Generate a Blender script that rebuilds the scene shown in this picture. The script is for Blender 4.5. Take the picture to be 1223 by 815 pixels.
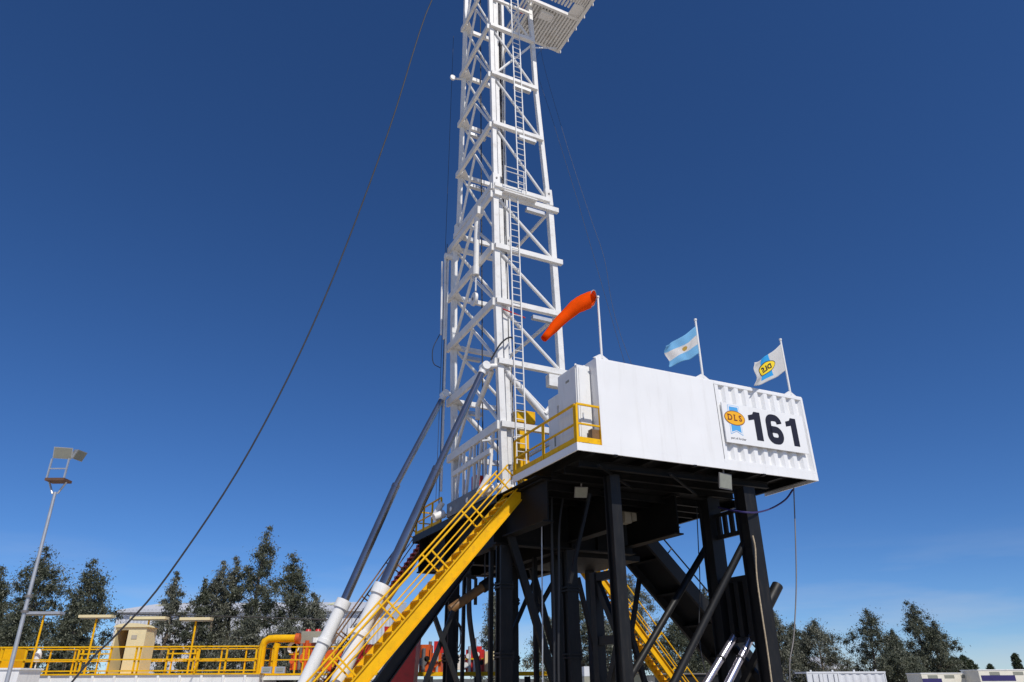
import bpy, bmesh, math, random
import numpy as np
from mathutils import Vector, Matrix

for o in list(bpy.data.objects): bpy.data.objects.remove(o)
SC = bpy.context.scene
COL = SC.collection
rnd = random.Random(7)
R = math.radians

# ------------------------------------------------------------------ camera
F_PX, W_PX, H_PX = 850.0, 1223.0, 815.0
PITCH, ROLL, PHI, EYE = R(25.55), R(-0.3), R(26.2), 1.65
_c, _s = math.cos(PITCH), math.sin(PITCH)
FW = Vector((0, _c, _s)); UP0 = Vector((0, -_s, _c)); RT0 = Vector((1, 0, 0))
RT = RT0*math.cos(ROLL) + UP0*math.sin(ROLL)
UPV = -RT0*math.sin(ROLL) + UP0*math.cos(ROLL)
CAM = Vector((0, 0, EYE))
cd = bpy.data.cameras.new('camera'); cam = bpy.data.objects.new('camera', cd); COL.objects.link(cam)
cd.sensor_width = 36.0; cd.lens = 36.0*F_PX/W_PX; cd.clip_end = 6000; cd.clip_start = 0.1
m3 = Matrix((RT, UPV, -FW)).transposed()
cam.matrix_world = Matrix.Translation(CAM) @ m3.to_4x4()
SC.camera = cam

# ------------------------------------------------------------------ light
A_AX = Vector((math.cos(PHI), math.sin(PHI), 0)); B_AX = Vector((-math.sin(PHI), math.cos(PHI), 0))
SUN_EL = R(50)
_h = (-B_AX*math.cos(R(3)) + A_AX*math.sin(R(3))).normalized()
TO_SUN = (_h*math.cos(SUN_EL) + Vector((0, 0, math.sin(SUN_EL)))).normalized()
sd = bpy.data.lights.new('sun', 'SUN'); sd.energy = 4.0; sd.angle = R(0.5); sd.color = (1.0, 0.95, 0.875)
sun = bpy.data.objects.new('sun', sd); COL.objects.link(sun)
sun.rotation_euler = TO_SUN.to_track_quat('Z', 'Y').to_euler(); sun.location = (0, -40, 60)
wd = bpy.data.worlds.new('World'); SC.world = wd; wd.use_nodes = True
nt = wd.node_tree; bgn = nt.nodes['Background']
sky = nt.nodes.new('ShaderNodeTexSky'); sky.sky_type = 'NISHITA'; sky.sun_disc = False
sky.sun_elevation = SUN_EL; sky.sun_rotation = math.atan2(TO_SUN.x, TO_SUN.y)
sky.altitude = 2500; sky.air_density = 1.0; sky.dust_density = 0.0; sky.ozone_density = 10.0
# faint thin cirrus low over the horizon
tc = nt.nodes.new('ShaderNodeTexCoord'); mp = nt.nodes.new('ShaderNodeMapping')
mp.inputs['Scale'].default_value = (2.2, 2.2, 14.0)
nz = nt.nodes.new('ShaderNodeTexNoise'); nz.inputs['Scale'].default_value = 1.7; nz.inputs['Detail'].default_value = 5
nz.inputs['Roughness'].default_value = 0.55
cr = nt.nodes.new('ShaderNodeValToRGB'); cr.color_ramp.elements[0].position = 0.44; cr.color_ramp.elements[1].position = 0.78
sp = nt.nodes.new('ShaderNodeSeparateXYZ')
mr = nt.nodes.new('ShaderNodeMapRange'); mr.inputs[1].default_value = 0.02; mr.inputs[2].default_value = 0.17
mr.inputs[3].default_value = 1.0; mr.inputs[4].default_value = 0.0
mu = nt.nodes.new('ShaderNodeMath'); mu.operation = 'MULTIPLY'
mu2 = nt.nodes.new('ShaderNodeMath'); mu2.operation = 'MULTIPLY'; mu2.inputs[1].default_value = 0.55
mx = nt.nodes.new('ShaderNodeMixRGB'); mx.inputs[2].default_value = (5.6, 6.0, 6.6, 1)
L = nt.links.new
L(tc.outputs['Generated'], mp.inputs['Vector']); L(mp.outputs['Vector'], nz.inputs['Vector'])
L(nz.outputs['Fac'], cr.inputs['Fac']); L(tc.outputs['Generated'], sp.inputs[0]); L(sp.outputs['Z'], mr.inputs[0])
L(cr.outputs['Color'], mu.inputs[0]); L(mr.outputs[0], mu.inputs[1]); L(mu.outputs[0], mu2.inputs[0])
L(mu2.outputs[0], mx.inputs[0]); hs = nt.nodes.new('ShaderNodeHueSaturation'); hs.inputs['Saturation'].default_value = 1.09; hs.inputs['Hue'].default_value = 0.504   # the camera's saturated blue, alike all over the sky
L(sky.outputs[0], hs.inputs['Color']); L(hs.outputs[0], mx.inputs[1]); L(mx.outputs[0], bgn.inputs['Color'])
bgn.inputs['Strength'].default_value = 0.102
SC.view_settings.view_transform = 'Standard'; SC.view_settings.look = 'None'
SC.view_settings.exposure = 0.0; SC.view_settings.gamma = 1.0; SC.view_settings.use_curve_mapping = False
SC.render.engine = 'CYCLES'

# ------------------------------------------------------------------ pixels to places
def ray(u, v): return FW + RT*((u-611.5)/F_PX) + UPV*((407.5-v)/F_PX)
FLOOR = 8.1
_r = ray(689, 528)
ORG = CAM + _r*((FLOOR-EYE)/_r.z); ORG.z = 0
def to_rig(p): d = p-ORG; return Vector((d.dot(A_AX), d.dot(B_AX), d.z))
def to_world(p): return ORG + A_AX*p[0] + B_AX*p[1] + Vector((0, 0, p[2]))
def _pl(u, v, p0, n):
    r = ray(u, v); return CAM + r*((p0-CAM).dot(n)/r.dot(n))
def pa(u, v, a): return to_rig(_pl(u, v, to_world((a, 0, 0)), A_AX))     # on the rig plane a = const
def pb(u, v, b): return to_rig(_pl(u, v, to_world((0, b, 0)), B_AX))     # on the rig plane b = const
def pz(u, v, z): r = ray(u, v); return to_rig(CAM + r*((z-EYE)/r.z))     # at a height
def py(u, v, y): r = ray(u, v); return CAM + r*(y/r.y)                   # world point at a depth

# ------------------------------------------------------------------ materials
MATS = {}
def mat(name, col, rough=0.5, metal=0.0, var=0.10, scale=2.0, dirt=None, dirt_amt=0.0, streak=False, bump=0.0, bscale=40, spec=0.5):
    m = bpy.data.materials.new(name); m.use_nodes = True; t = m.node_tree; N = t.nodes; Lk = t.links.new
    b = N['Principled BSDF']; b.inputs['Roughness'].default_value = rough; b.inputs['Metallic'].default_value = metal
    b.inputs['Specular IOR Level'].default_value = spec
    tc = N.new('ShaderNodeTexCoord'); n1 = N.new('ShaderNodeTexNoise'); n1.inputs['Scale'].default_value = scale
    n1.inputs['Detail'].default_value = 6; Lk(tc.outputs['Object'], n1.inputs['Vector'])
    r1 = N.new('ShaderNodeValToRGB'); r1.color_ramp.elements[0].position = 0.3; r1.color_ramp.elements[1].position = 0.7
    lo = [max(0, c*(1-var)) for c in col]; hi = [min(1, c*(1+var*0.6)) for c in col]
    r1.color_ramp.elements[0].color = (*lo, 1); r1.color_ramp.elements[1].color = (*hi, 1)
    Lk(n1.outputs['Fac'], r1.inputs['Fac']); out = r1.outputs['Color']
    if dirt:
        mp = N.new('ShaderNodeMapping'); mp.inputs['Scale'].default_value = (3.0, 3.0, 0.35) if streak else (1, 1, 1)
        n2 = N.new('ShaderNodeTexNoise'); n2.inputs['Scale'].default_value = scale*1.7; n2.inputs['Detail'].default_value = 8
        n2.inputs['Roughness'].default_value = 0.65
        Lk(tc.outputs['Object'], mp.inputs['Vector']); Lk(mp.outputs['Vector'], n2.inputs['Vector'])
        r2 = N.new('ShaderNodeValToRGB'); r2.color_ramp.elements[0].position = 0.52; r2.color_ramp.elements[1].position = 0.74
        r2.color_ramp.elements[1].color = (dirt_amt,)*3 + (1,)
        Lk(n2.outputs['Fac'], r2.inputs['Fac'])
        mixn = N.new('ShaderNodeMixRGB'); mixn.inputs[2].default_value = (*dirt, 1)
        Lk(r2.outputs['Color'], mixn.inputs[0]); Lk(out, mixn.inputs[1]); out = mixn.outputs[0]
        ra = N.new('ShaderNodeMapRange'); ra.inputs[3].default_value = rough; ra.inputs[4].default_value = min(1, rough+0.3)
        Lk(r2.outputs['Color'], ra.inputs[0]); Lk(ra.outputs[0], b.inputs['Roughness'])
    Lk(out, b.inputs['Base Color'])
    if bump:
        n3 = N.new('ShaderNodeTexNoise'); n3.inputs['Scale'].default_value = bscale; n3.inputs['Detail'].default_value = 4
        Lk(tc.outputs['Object'], n3.inputs['Vector'])
        bp = N.new('ShaderNodeBump'); bp.inputs['Strength'].default_value = bump; bp.inputs['Distance'].default_value = 0.02
        Lk(n3.outputs['Fac'], bp.inputs['Height']); Lk(bp.outputs[0], b.inputs['Normal'])
    MATS[name] = m; return m

RUST = (0.16, 0.09, 0.05); GRIME = (0.30, 0.27, 0.23)
mat('white_paint', (0.78, 0.78, 0.76), 0.42, var=0.05, scale=1.2, dirt=GRIME, dirt_amt=0.28, streak=True)
mat('white_steel', (0.76, 0.75, 0.72), 0.45, var=0.07, scale=1.5, dirt=(0.36, 0.30, 0.24), dirt_amt=0.40)
mat('wall_white', (0.80, 0.80, 0.79), 0.38, var=0.04, scale=0.7, dirt=(0.5, 0.48, 0.44), dirt_amt=0.25, streak=True, bump=0.10, bscale=2.5)
mat('yellow_paint', (0.80, 0.44, 0.003), 0.55, spec=0.2, var=0.10, scale=2.5, dirt=(0.30, 0.14, 0.03), dirt_amt=0.40)
mat('black_paint', (0.0085, 0.0085, 0.009), 0.5, spec=0.3, var=0.3, scale=2.5, dirt=(0.035, 0.030, 0.025), dirt_amt=0.5, streak=True)
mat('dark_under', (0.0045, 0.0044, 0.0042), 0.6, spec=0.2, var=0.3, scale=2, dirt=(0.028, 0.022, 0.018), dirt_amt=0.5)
mat('grey_steel', (0.19, 0.18, 0.175), 0.5, metal=0.3, var=0.2, scale=3, dirt=RUST, dirt_amt=0.3)
mat('chrome', (0.30, 0.295, 0.31), 0.15, metal=0.88, var=0.12, scale=2)
mat('chrome_bright', (0.72, 0.69, 0.78), 0.28, metal=0.9, var=0.1, scale=2)
mat('galvanised', (0.52, 0.53, 0.54), 0.45, metal=0.6, var=0.12, scale=5)
mat('cable', (0.045, 0.045, 0.05), 0.6, metal=0.3, var=0.2)
mat('rubber', (0.018, 0.018, 0.02), 0.55, var=0.2)
mat('rope', (0.45, 0.36, 0.24), 0.9, var=0.3, scale=20)
mat('orange_cloth', (0.95, 0.115, 0.004), 0.85, spec=0.05, var=0.08, scale=3)
mat('orange_paint', (0.66, 0.105, 0.014), 0.45, var=0.18, scale=2, dirt=(0.13, 0.05, 0.03), dirt_amt=0.6)
mat('red_paint', (0.52, 0.022, 0.018), 0.42, var=0.15, scale=2, dirt=(0.12, 0.03, 0.02), dirt_amt=0.5)
mat('brown_pipe', (0.20, 0.10, 0.03), 0.55, var=0.3, scale=3, dirt=(0.05, 0.03, 0.02), dirt_amt=0.6)
mat('cream', (0.74, 0.64, 0.38), 0.5, var=0.05, scale=2, dirt=(0.4, 0.33, 0.2), dirt_amt=0.25)
mat('pale_cream', (0.76, 0.72, 0.60), 0.5, var=0.05, scale=1, dirt=(0.4, 0.36, 0.28), dirt_amt=0.3)
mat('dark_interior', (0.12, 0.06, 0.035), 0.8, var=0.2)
mat('beige_panel', (0.44, 0.40, 0.32), 0.6, var=0.1)
mat('grey_box', (0.30, 0.30, 0.24), 0.55, var=0.12)
mat('letter_black', (0.010, 0.008, 0.016), 0.5, var=0.05)
mat('sign_blue', (0.085, 0.36, 0.70), 0.45, var=0.04)
mat('sign_gold', (0.86, 0.42, 0.010), 0.45, var=0.04)
mat('flag_gold', (0.80, 0.58, 0.010), 0.7, var=0.04)
mat('letter_brown', (0.18, 0.030, 0.012), 0.5, var=0.05)
mat('navy', (0.030, 0.022, 0.12), 0.5, var=0.1)
mat('roof_sheet', (0.60, 0.61, 0.63), 0.5, metal=0.2, var=0.06, scale=0.3)
mat('skylight', (0.72, 0.70, 0.42), 0.4, var=0.06, scale=0.5)
mat('concrete', (0.34, 0.33, 0.30), 0.9, var=0.15, scale=1.5, bump=0.3)
mat('lamp_glass', (0.26, 0.26, 0.21), 0.25, var=0.1, scale=6)
mat('bark', (0.17, 0.135, 0.10), 0.9, var=0.35, scale=6, bump=0.5, bscale=20)
mat('container_grey', (0.66, 0.68, 0.70), 0.5, var=0.07, scale=1.0, dirt=RUST, dirt_amt=0.2)
mat('hill', (0.10, 0.10, 0.085), 0.95, var=0.25, scale=0.03)

def translucent(name, amt):
    t = MATS[name].node_tree; b = t.nodes['Principled BSDF']; tr = t.nodes.new('ShaderNodeBsdfTranslucent'); ms = t.nodes.new('ShaderNodeMixShader'); ms.inputs[0].default_value = amt
    t.links.new(b.inputs['Base Color'].links[0].from_socket, tr.inputs['Color'])
    t.links.new(b.outputs[0], ms.inputs[1]); t.links.new(tr.outputs[0], ms.inputs[2]); t.links.new(ms.outputs[0], t.nodes['Material Output'].inputs['Surface'])
translucent('orange_cloth', 0.45)
def leaf_material(name, col, col2):
    m = bpy.data.materials.new(name); m.use_nodes = True; t = m.node_tree; N = t.nodes; Lk = t.links.new
    b = N['Principled BSDF']; b.inputs['Roughness'].default_value = 0.5; b.inputs['Specular IOR Level'].default_value = 0.45
    at = N.new('ShaderNodeAttribute'); at.attribute_name = 'tone'
    r = N.new('ShaderNodeValToRGB'); r.color_ramp.elements[0].color = (*col, 1); r.color_ramp.elements[1].color = (*col2, 1)
    Lk(at.outputs['Fac'], r.inputs['Fac']); Lk(r.outputs['Color'], b.inputs['Base Color'])
    tr = N.new('ShaderNodeBsdfTranslucent'); Lk(r.outputs['Color'], tr.inputs['Color'])
    ms = N.new('ShaderNodeMixShader'); ms.inputs[0].default_value = 0.22
    Lk(b.outputs[0], ms.inputs[1]); Lk(tr.outputs[0], ms.inputs[2]); Lk(ms.outputs[0], N['Material Output'].inputs['Surface'])
    MATS[name] = m
leaf_material('gum_leaf', (0.042, 0.052, 0.028), (0.165, 0.175, 0.118))
leaf_material('gum_leaf_grey', (0.065, 0.075, 0.048), (0.225, 0.225, 0.170))
leaf_material('pine_leaf', (0.022, 0.036, 0.016), (0.070, 0.088, 0.040))

def ground_material():
    m = bpy.data.materials.new('gravel_ground'); m.use_nodes = True; t = m.node_tree; N = t.nodes; Lk = t.links.new
    b = N['Principled BSDF']; b.inputs['Roughness'].default_value = 0.95
    tc = N.new('ShaderNodeTexCoord')
    n1 = N.new('ShaderNodeTexNoise'); n1.inputs['Scale'].default_value = 0.12; n1.inputs['Detail'].default_value = 8
    n2 = N.new('ShaderNodeTexVoronoi'); n2.inputs['Scale'].default_value = 14
    r = N.new('ShaderNodeValToRGB'); r.color_ramp.elements[0].color = (0.42, 0.37, 0.31, 1); r.color_ramp.elements[1].color = (0.58, 0.53, 0.46, 1)
    r.color_ramp.elements[0].position = 0.35; r.color_ramp.elements[1].position = 0.65
    mixn = N.new('ShaderNodeMixRGB'); mixn.blend_type = 'MULTIPLY'; mixn.inputs[0].default_value = 0.15
    Lk(tc.outputs['Object'], n1.inputs['Vector']); Lk(tc.outputs['Object'], n2.inputs['Vector'])
    Lk(n1.outputs['Fac'], r.inputs['Fac']); Lk(r.outputs['Color'], mixn.inputs[1]); Lk(n2.outputs['Color'], mixn.inputs[2])
    Lk(mixn.outputs[0], b.inputs['Base Color'])
    bp = N.new('ShaderNodeBump'); bp.inputs['Strength'].default_value = 0.5; Lk(n2.outputs['Distance'], bp.inputs['Height']); Lk(bp.outputs[0], b.inputs['Normal'])
    MATS['gravel_ground'] = m
ground_material()

# ------------------------------------------------------------------ mesh builder
V = Vector
class MB:
    def __init__(s): s.v = []; s.f = []; s.sm = []
    def add(s, vs, fs, smooth=False):
        o = len(s.v); s.v += [V(p) for p in vs]
        for f in fs: s.f.append([i+o for i in f]); s.sm.append(smooth)
        return s
    def box(s, lo, hi):
        x0, y0, z0 = lo; x1, y1, z1 = hi
        return s.add([(x0,y0,z0),(x1,y0,z0),(x1,y1,z0),(x0,y1,z0),(x0,y0,z1),(x1,y0,z1),(x1,y1,z1),(x0,y1,z1)],
                     [(0,3,2,1),(4,5,6,7),(0,1,5,4),(1,2,6,5),(2,3,7,6),(3,0,4,7)])
    def bar(s, p, q, w, h=None, up=(0,0,1)):
        p = V(p); q = V(q); h = h or w; d = (q-p).normalized(); u = V(up)
        if abs(d.dot(u)) > 0.98: u = V((1,0,0))
        sd = d.cross(u).normalized(); u = sd.cross(d).normalized()
        a = sd*w/2; b = u*h/2
        return s.add([p-a-b,p+a-b,p+a+b,p-a+b,q-a-b,q+a-b,q+a+b,q-a+b],
                     [(0,1,2,3),(7,6,5,4),(0,4,5,1),(1,5,6,2),(2,6,7,3),(3,7,4,0)])
    def channel(s, p, q, w, h, t=0.03, up=(0,0,1), both=False):   # web + two flanges
        p = V(p); q = V(q); d = (q-p).normalized(); u = V(up)
        if abs(d.dot(u)) > 0.98: u = V((1,0,0))
        sd = d.cross(u).normalized(); u = sd.cross(d).normalized()
        off = V((0,0,0)) if both else -sd*(w/2-t/2)
        s.bar(p+off, q+off, t, h-2*t, u)
        s.bar(p+u*(h/2-t/2), q+u*(h/2-t/2), w, t, u); s.bar(p-u*(h/2-t/2), q-u*(h/2-t/2), w, t, u)
        return s
    def tube(s, p, q, r, n=10, r2=None, caps=True):
        p = V(p); q = V(q); r2 = r if r2 is None else r2
        d = (q-p).normalized(); u = V((0,0,1)) if abs(d.z) < 0.95 else V((1,0,0))
        x = d.cross(u).normalized(); y = d.cross(x)
        vs = []; 
        for c, rr in ((p, r), (q, r2)):
            for i in range(n):
                t = 2*math.pi*i/n; vs.append(c + x*math.cos(t)*rr + y*math.sin(t)*rr)
        s.add(vs, [(i, i+n, (i+1)%n+n, (i+1)%n) for i in range(n)], True)
        if caps:
            o = len(s.v)-2*n
            s.f.append([o+i for i in range(n)]); s.sm.append(False)
            s.f.append([o+n+i for i in reversed(range(n))]); s.sm.append(False)
        return s
    def path(s, pts, r, n=8, radii=None, caps=True):
        pts = [V(p) for p in pts]; k = len(pts); x = None; vs = []
        for i, p in enumerate(pts):
            d = (pts[min(i+1,k-1)]-pts[max(i-1,0)]).normalized()
            if x is None:
                u = V((0,0,1)) if abs(d.z) < 0.95 else V((1,0,0)); x = d.cross(u).normalized()
            x = (x - d*x.dot(d)).normalized(); y = d.cross(x); rr = radii[i] if radii else r
            for j in range(n):
                t = 2*math.pi*j/n; vs.append(p + x*math.cos(t)*rr + y*math.sin(t)*rr)
        fs = [(i*n+j, (i+1)*n+j, (i+1)*n+(j+1)%n, i*n+(j+1)%n) for i in range(k-1) for j in range(n)]
        s.add(vs, fs, True)
        if caps:
            o = len(s.v)-k*n
            s.f.append([o+i for i in range(n)]); s.sm.append(False)
            s.f.append([o+(k-1)*n+i for i in reversed(range(n))]); s.sm.append(False)
        return s
    def prism(s, poly, vec):        # closed polygon (3d points) swept by vec
        n = len(poly); vec = V(vec); vs = [V(p) for p in poly] + [V(p)+vec for p in poly]
        return s.add(vs, [list(reversed(range(n))), list(range(n, 2*n))] + [(i, (i+1)%n, (i+1)%n+n, i+n) for i in range(n)])

def smooth(pts, k=6):
    pts = [V(p) for p in pts]; P = [pts[0]*2-pts[1]] + pts + [pts[-1]*2-pts[-2]]; out = []
    for i in range(1, len(P)-2):
        for j in range(k):
            t = j/k; a, b, c, e = P[i-1], P[i], P[i+1], P[i+2]
            out.append(0.5*((2*b) + (c-a)*t + (2*a-5*b+4*c-e)*t*t + (3*b-a-3*c+e)*t**3))
    return out + [pts[-1]]
def empty(name, label, cat, loc, rig=True, group=None, rz=0.0, tilt=0.0):
    o = bpy.data.objects.new(name, None); COL.objects.link(o); o.empty_display_size = 0.2
    loc = V(loc)
    o.location = to_world(loc) if rig else loc
    o.rotation_euler = (0, -tilt, PHI if rig else rz)
    o['label'] = label; o['category'] = cat
    if group: o['group'] = group
    OFF[o.name] = loc
    return o
OFF = {}
def build(mb, name, mname, root=None, parent=None, kind=None, label=None):
    """one mesh object; coordinates in the root's frame"""
    off = OFF[root.name] if root is not None else V((0,0,0))
    me = bpy.data.meshes.new(name)
    me.from_pydata([tuple(p-off) for p in mb.v], [], mb.f)
    me.polygons.foreach_set('use_smooth', mb.sm)
    me.validate(); me.update()
    if any(mb.sm): me.set_sharp_from_angle(angle=R(40))
    me.materials.append(MATS[mname])
    o = bpy.data.objects.new(name, me); COL.objects.link(o)
    o.parent = parent if parent is not None else root
    if kind: o['kind'] = kind
    if label: o['label'] = label
    return o
def single(mb, name, mname, label, cat, loc, rig=True, group=None, rz=0.0):
    """a thing that is one mesh, origin at loc"""
    loc = V(loc); me = bpy.data.meshes.new(name)
    me.from_pydata([tuple(p-loc) for p in mb.v], [], mb.f); me.polygons.foreach_set('use_smooth', mb.sm); me.validate(); me.update()
    if any(mb.sm): me.set_sharp_from_angle(angle=R(40))
    me.materials.append(MATS[mname]); o = bpy.data.objects.new(name, me); COL.objects.link(o)
    o.location = to_world(loc) if rig else loc; o.rotation_euler = (0, 0, PHI if rig else rz)
    o['label'] = label; o['category'] = cat
    if group: o['group'] = group
    return o
def struct(mb, name, mname, loc=(0,0,0)):
    me = bpy.data.meshes.new(name); me.from_pydata([tuple(p) for p in mb.v], [], mb.f); me.update()
    me.materials.append(MATS[mname]); o = bpy.data.objects.new(name, me); COL.objects.link(o); o['kind'] = 'structure'; return o
def lerp(p, q, t): return V(p)*(1-t) + V(q)*t

# ------------------------------------------------------------------ ground and far hill
g = MB(); S = 3000
g.add([(-S,-S,0),(S,-S,0),(S,S,0),(-S,S,0)], [(0,1,2,3)])
struct(g, 'ground', 'gravel_ground')
hl = MB(); pts = []
for i in range(81):
    x = -900 + i*25*1.6; h = 2 + 7*max(0, math.sin(i*0.21+1.0))*(0.5+0.5*math.sin(i*0.05)) + rnd.random()*1.5
    pts.append((x, h))
vs = []
for x, h in pts: vs += [(x, 1300, 0), (x, 1420, h+3), (x, 1700, 0)]
hl.add(vs, [(i*3+j, i*3+3+j, i*3+4+j, i*3+1+j) for i in range(80) for j in range(2)], True)
struct(hl, 'far_hills', 'hill')


# ------------------------------------------------------------------ substructure and drill floor
DZ = 7.72                       # top of the main drill floor
SUB = empty('substructure', 'black steel substructure with tall columns carrying the drill floor', 'substructure', (3.5, 5, 0))
def sub(mb, name, m='black_paint', parent=None): return build(mb, name, m, SUB, parent)
COLS = [(0.40, 5.9), (0.40, 10.75), (3.05, 10.75), (3.05, 5.9)]
for k, (a, b) in enumerate(COLS):
    w = 0.44
    c = sub(MB().channel((a, b, 0.14), (a, b, 6.0), w, w, 0.07, up=(0,1,0), both=True).box((a-0.15,b-0.18,0.14),(a+0.15,b+0.18,5.98)), 'column')
    sub(MB().box((a-0.5,b-0.5,0),(a+0.5,b+0.5,0.14)), 'base_plate', parent=c)
    for z in (2.35, 4.55):
        f = MB().box((a-w/2-0.05,b-w/2-0.05,z),(a+w/2+0.05,b+w/2+0.05,z+0.06)).box((a-w/2-0.05,b-w/2-0.05,z+0.11),(a+w/2+0.05,b+w/2+0.05,z+0.17))
        for s in (-1, 1):
            for t in (-1, 1): f.tube((a+s*(w/2), b+t*(w/2), z-0.06), (a+s*(w/2), b+t*(w/2), z+0.23), 0.035, 6)
        sub(f, 'flange', parent=c)
# main girders
for b in (5.9, 10.75, 13.9):
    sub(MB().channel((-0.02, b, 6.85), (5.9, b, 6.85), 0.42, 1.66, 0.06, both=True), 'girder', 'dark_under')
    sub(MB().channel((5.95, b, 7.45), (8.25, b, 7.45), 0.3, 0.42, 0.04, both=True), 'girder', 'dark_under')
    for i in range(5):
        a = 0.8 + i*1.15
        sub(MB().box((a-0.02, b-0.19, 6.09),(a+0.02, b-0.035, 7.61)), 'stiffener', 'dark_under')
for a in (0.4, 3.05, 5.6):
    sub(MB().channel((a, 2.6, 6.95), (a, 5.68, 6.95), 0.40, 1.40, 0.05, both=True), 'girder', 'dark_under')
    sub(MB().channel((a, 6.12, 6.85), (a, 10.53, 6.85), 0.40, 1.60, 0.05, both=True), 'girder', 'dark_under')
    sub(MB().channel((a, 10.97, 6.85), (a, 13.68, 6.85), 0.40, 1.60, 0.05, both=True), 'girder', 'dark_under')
sub(MB().box((3.4, 6.4, 5.9), (6.6, 10.3, 6.1)), 'rotary_beam_plate', 'dark_under')
# the deck of the main floor, plate by plate, and its edge channel
for i in range(7):
    for j in range(5):
        a0 = 0.0 + i*1.18; b0 = 2.62 + j*2.4
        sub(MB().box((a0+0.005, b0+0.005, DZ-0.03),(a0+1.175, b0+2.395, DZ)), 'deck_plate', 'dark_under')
sub(MB().channel((-0.06, 5.5, DZ-0.16), (-0.06, 14.62, DZ-0.16), 0.12, 0.30, 0.03), 'edge_channel')
sub(MB().channel((8.32, 14.62, DZ-0.16), (8.32, 2.62, DZ-0.16), 0.12, 0.30, 0.03), 'edge_channel')
sub(MB().channel((8.3, 14.7, DZ-0.16), (-0.06, 14.7, DZ-0.16), 0.12, 0.30, 0.03), 'edge_channel')
for j in range(9):
    b = 3.2 + j*0.85
    if abs(b-5.9) < 0.3: continue
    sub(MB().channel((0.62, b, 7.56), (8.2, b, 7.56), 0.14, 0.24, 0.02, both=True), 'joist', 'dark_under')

# front posts under the doghouse platform
PU = 7.60
sub(MB().channel((2.0, 1.25, 0), (2.0, 1.25, PU), 0.36, 0.40, 0.05, up=(0,1,0), both=True).box((1.90,1.10,0.0),(2.10,1.40,PU)), 'front_post')
sub(MB().bar((2.0, 2.5, 0), (2.0, 2.5, 4.75), 0.28), 'front_post')
for z in (4.6, 2.75, 0.7):
    sub(MB().bar((2.0, 1.48, z), (2.0, 2.36, z), 0.2, 0.24), 'cross_bar')
sub(MB().bar((2.0, 2.40, 4.42), (2.0, 1.46, 2.95), 0.16, 0.22), 'truss_brace')
sub(MB().bar((2.0, 1.46, 2.6), (2.0, 2.40, 0.85), 0.16, 0.22), 'truss_brace')
sub(MB().bar((1.1, 2.6, 4.4), (2.0, 2.6, 7.3), 0.10), 'truss_brace')
AR = 7.08
sub(MB().channel((AR, 0.75, 0), (AR, 0.75, PU), 0.50, 0.50, 0.05, up=(0,1,0), both=True).box((AR-0.16,0.54,0),(AR+0.16,0.96,PU)), 'front_post')
sub(MB().channel((AR, 2.60, 0), (AR, 2.60, PU), 0.54, 0.54, 0.05, up=(0,1,0), both=True).box((AR-0.18,2.38,0),(AR+0.18,2.82,PU)), 'front_post')
sp1 = sub(MB().box((AR-0.05,1.01,6.88),(AR+0.05,2.32,7.00)), 'spacer_frame'); sub(MB().box((AR-0.05,1.01,6.12),(AR+0.05,2.32,6.26)), 'spacer_sill', parent=sp1)
for i in range(4):
    b = 1.12 + i*0.33
    sub(MB().box((AR-0.045,b,6.262),(AR+0.045,b+0.17,6.878)), 'spacer_slat', parent=sp1)
pn = sub(MB().box((AR-0.06,1.01,4.62),(AR+0.06,2.32,4.80)), 'panel_frame'); sub(MB().box((AR-0.06,1.01,2.75),(AR+0.06,2.32,2.92)), 'panel_sill', parent=pn)
sub(MB().box((AR+0.03,1.01,2.922),(AR+0.05,2.32,4.618)), 'panel_back', parent=pn)
for i in range(3):
    b = 1.06 + i*0.43
    sub(MB().box((AR-0.16,b,2.922),(AR+0.028,b+0.20,4.618)), 'panel_rib', parent=pn)
sub(MB().bar((AR, 1.01, 2.6), (AR, 2.30, 1.3), 0.12, 0.2).bar((AR+0.14, 2.30, 2.6), (AR+0.14, 1.01, 1.3), 0.12, 0.2), 'cross_brace')
sub(MB().bar((AR, 1.01, 1.2), (AR, 2.32, 1.2), 0.2, 0.24), 'cross_bar')
# long tubular braces
def ext(p, q, z):
    t = (z-p.z)/(q.z-p.z); return p + (q-p)*t
p, q = pb(893, 640, 1.05), pb(805, 815, 1.05)
sub(MB().path([p+V((0.05,-0.05,0.28)), p, ext(p, q, 0.0)], 0.125, 10), 'tube_brace')
p, q = pb(843, 655, 2.95), pb(755, 805, 2.95)
sub(MB().path([p+V((0.35,0,0.10)), p, ext(p, q, 0.0)], 0.115, 10), 'tube_brace')
p, q = pb(610, 640, 5.45), pb(662, 815, 5.45)
sub(MB().bar(p, ext(p, q, 0.05), 0.16, 0.26), 'tube_brace')
p, q = pb(455, 815, 5.5), pb(560, 668, 5.5)
sub(MB().channel(ext(p, q, 0.0), q, 0.30, 0.40, 0.04, both=True), 'raker_beam')
for (u0,v0,u1,v1,bb,w) in ((632,668,672,815,10.3,0.22),(664,690,636,740,10.3,0.16),(664,680,690,815,8.0,0.2),(516,728,546,815,5.75,0.13),(541,730,508,815,5.9,0.13),
                           (735,690,770,815,5.5,0.16),(770,650,745,815,9.0,0.16),(640,690,610,760,9.4,0.14),(690,690,720,815,9.0,0.16)):
    p, q = pb(u0,v0,bb), pb(u1,v1,bb)
    if q.z < 1.8: q = ext(p, q, 0.02)
    sub(MB().bar(p, q, w, w), 'brace')
for (u, bb, w) in ((640, 8.3, 0.16), (668, 7.6, 0.40), (708, 9.6, 0.30), (553, 9.4, 0.12), (586, 7.2, 0.14)):
    p = pb(u, 760, bb); sub(MB().bar((p.x, p.y, 0), (p.x, p.y, 6.1), w, w), 'post')

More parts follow.
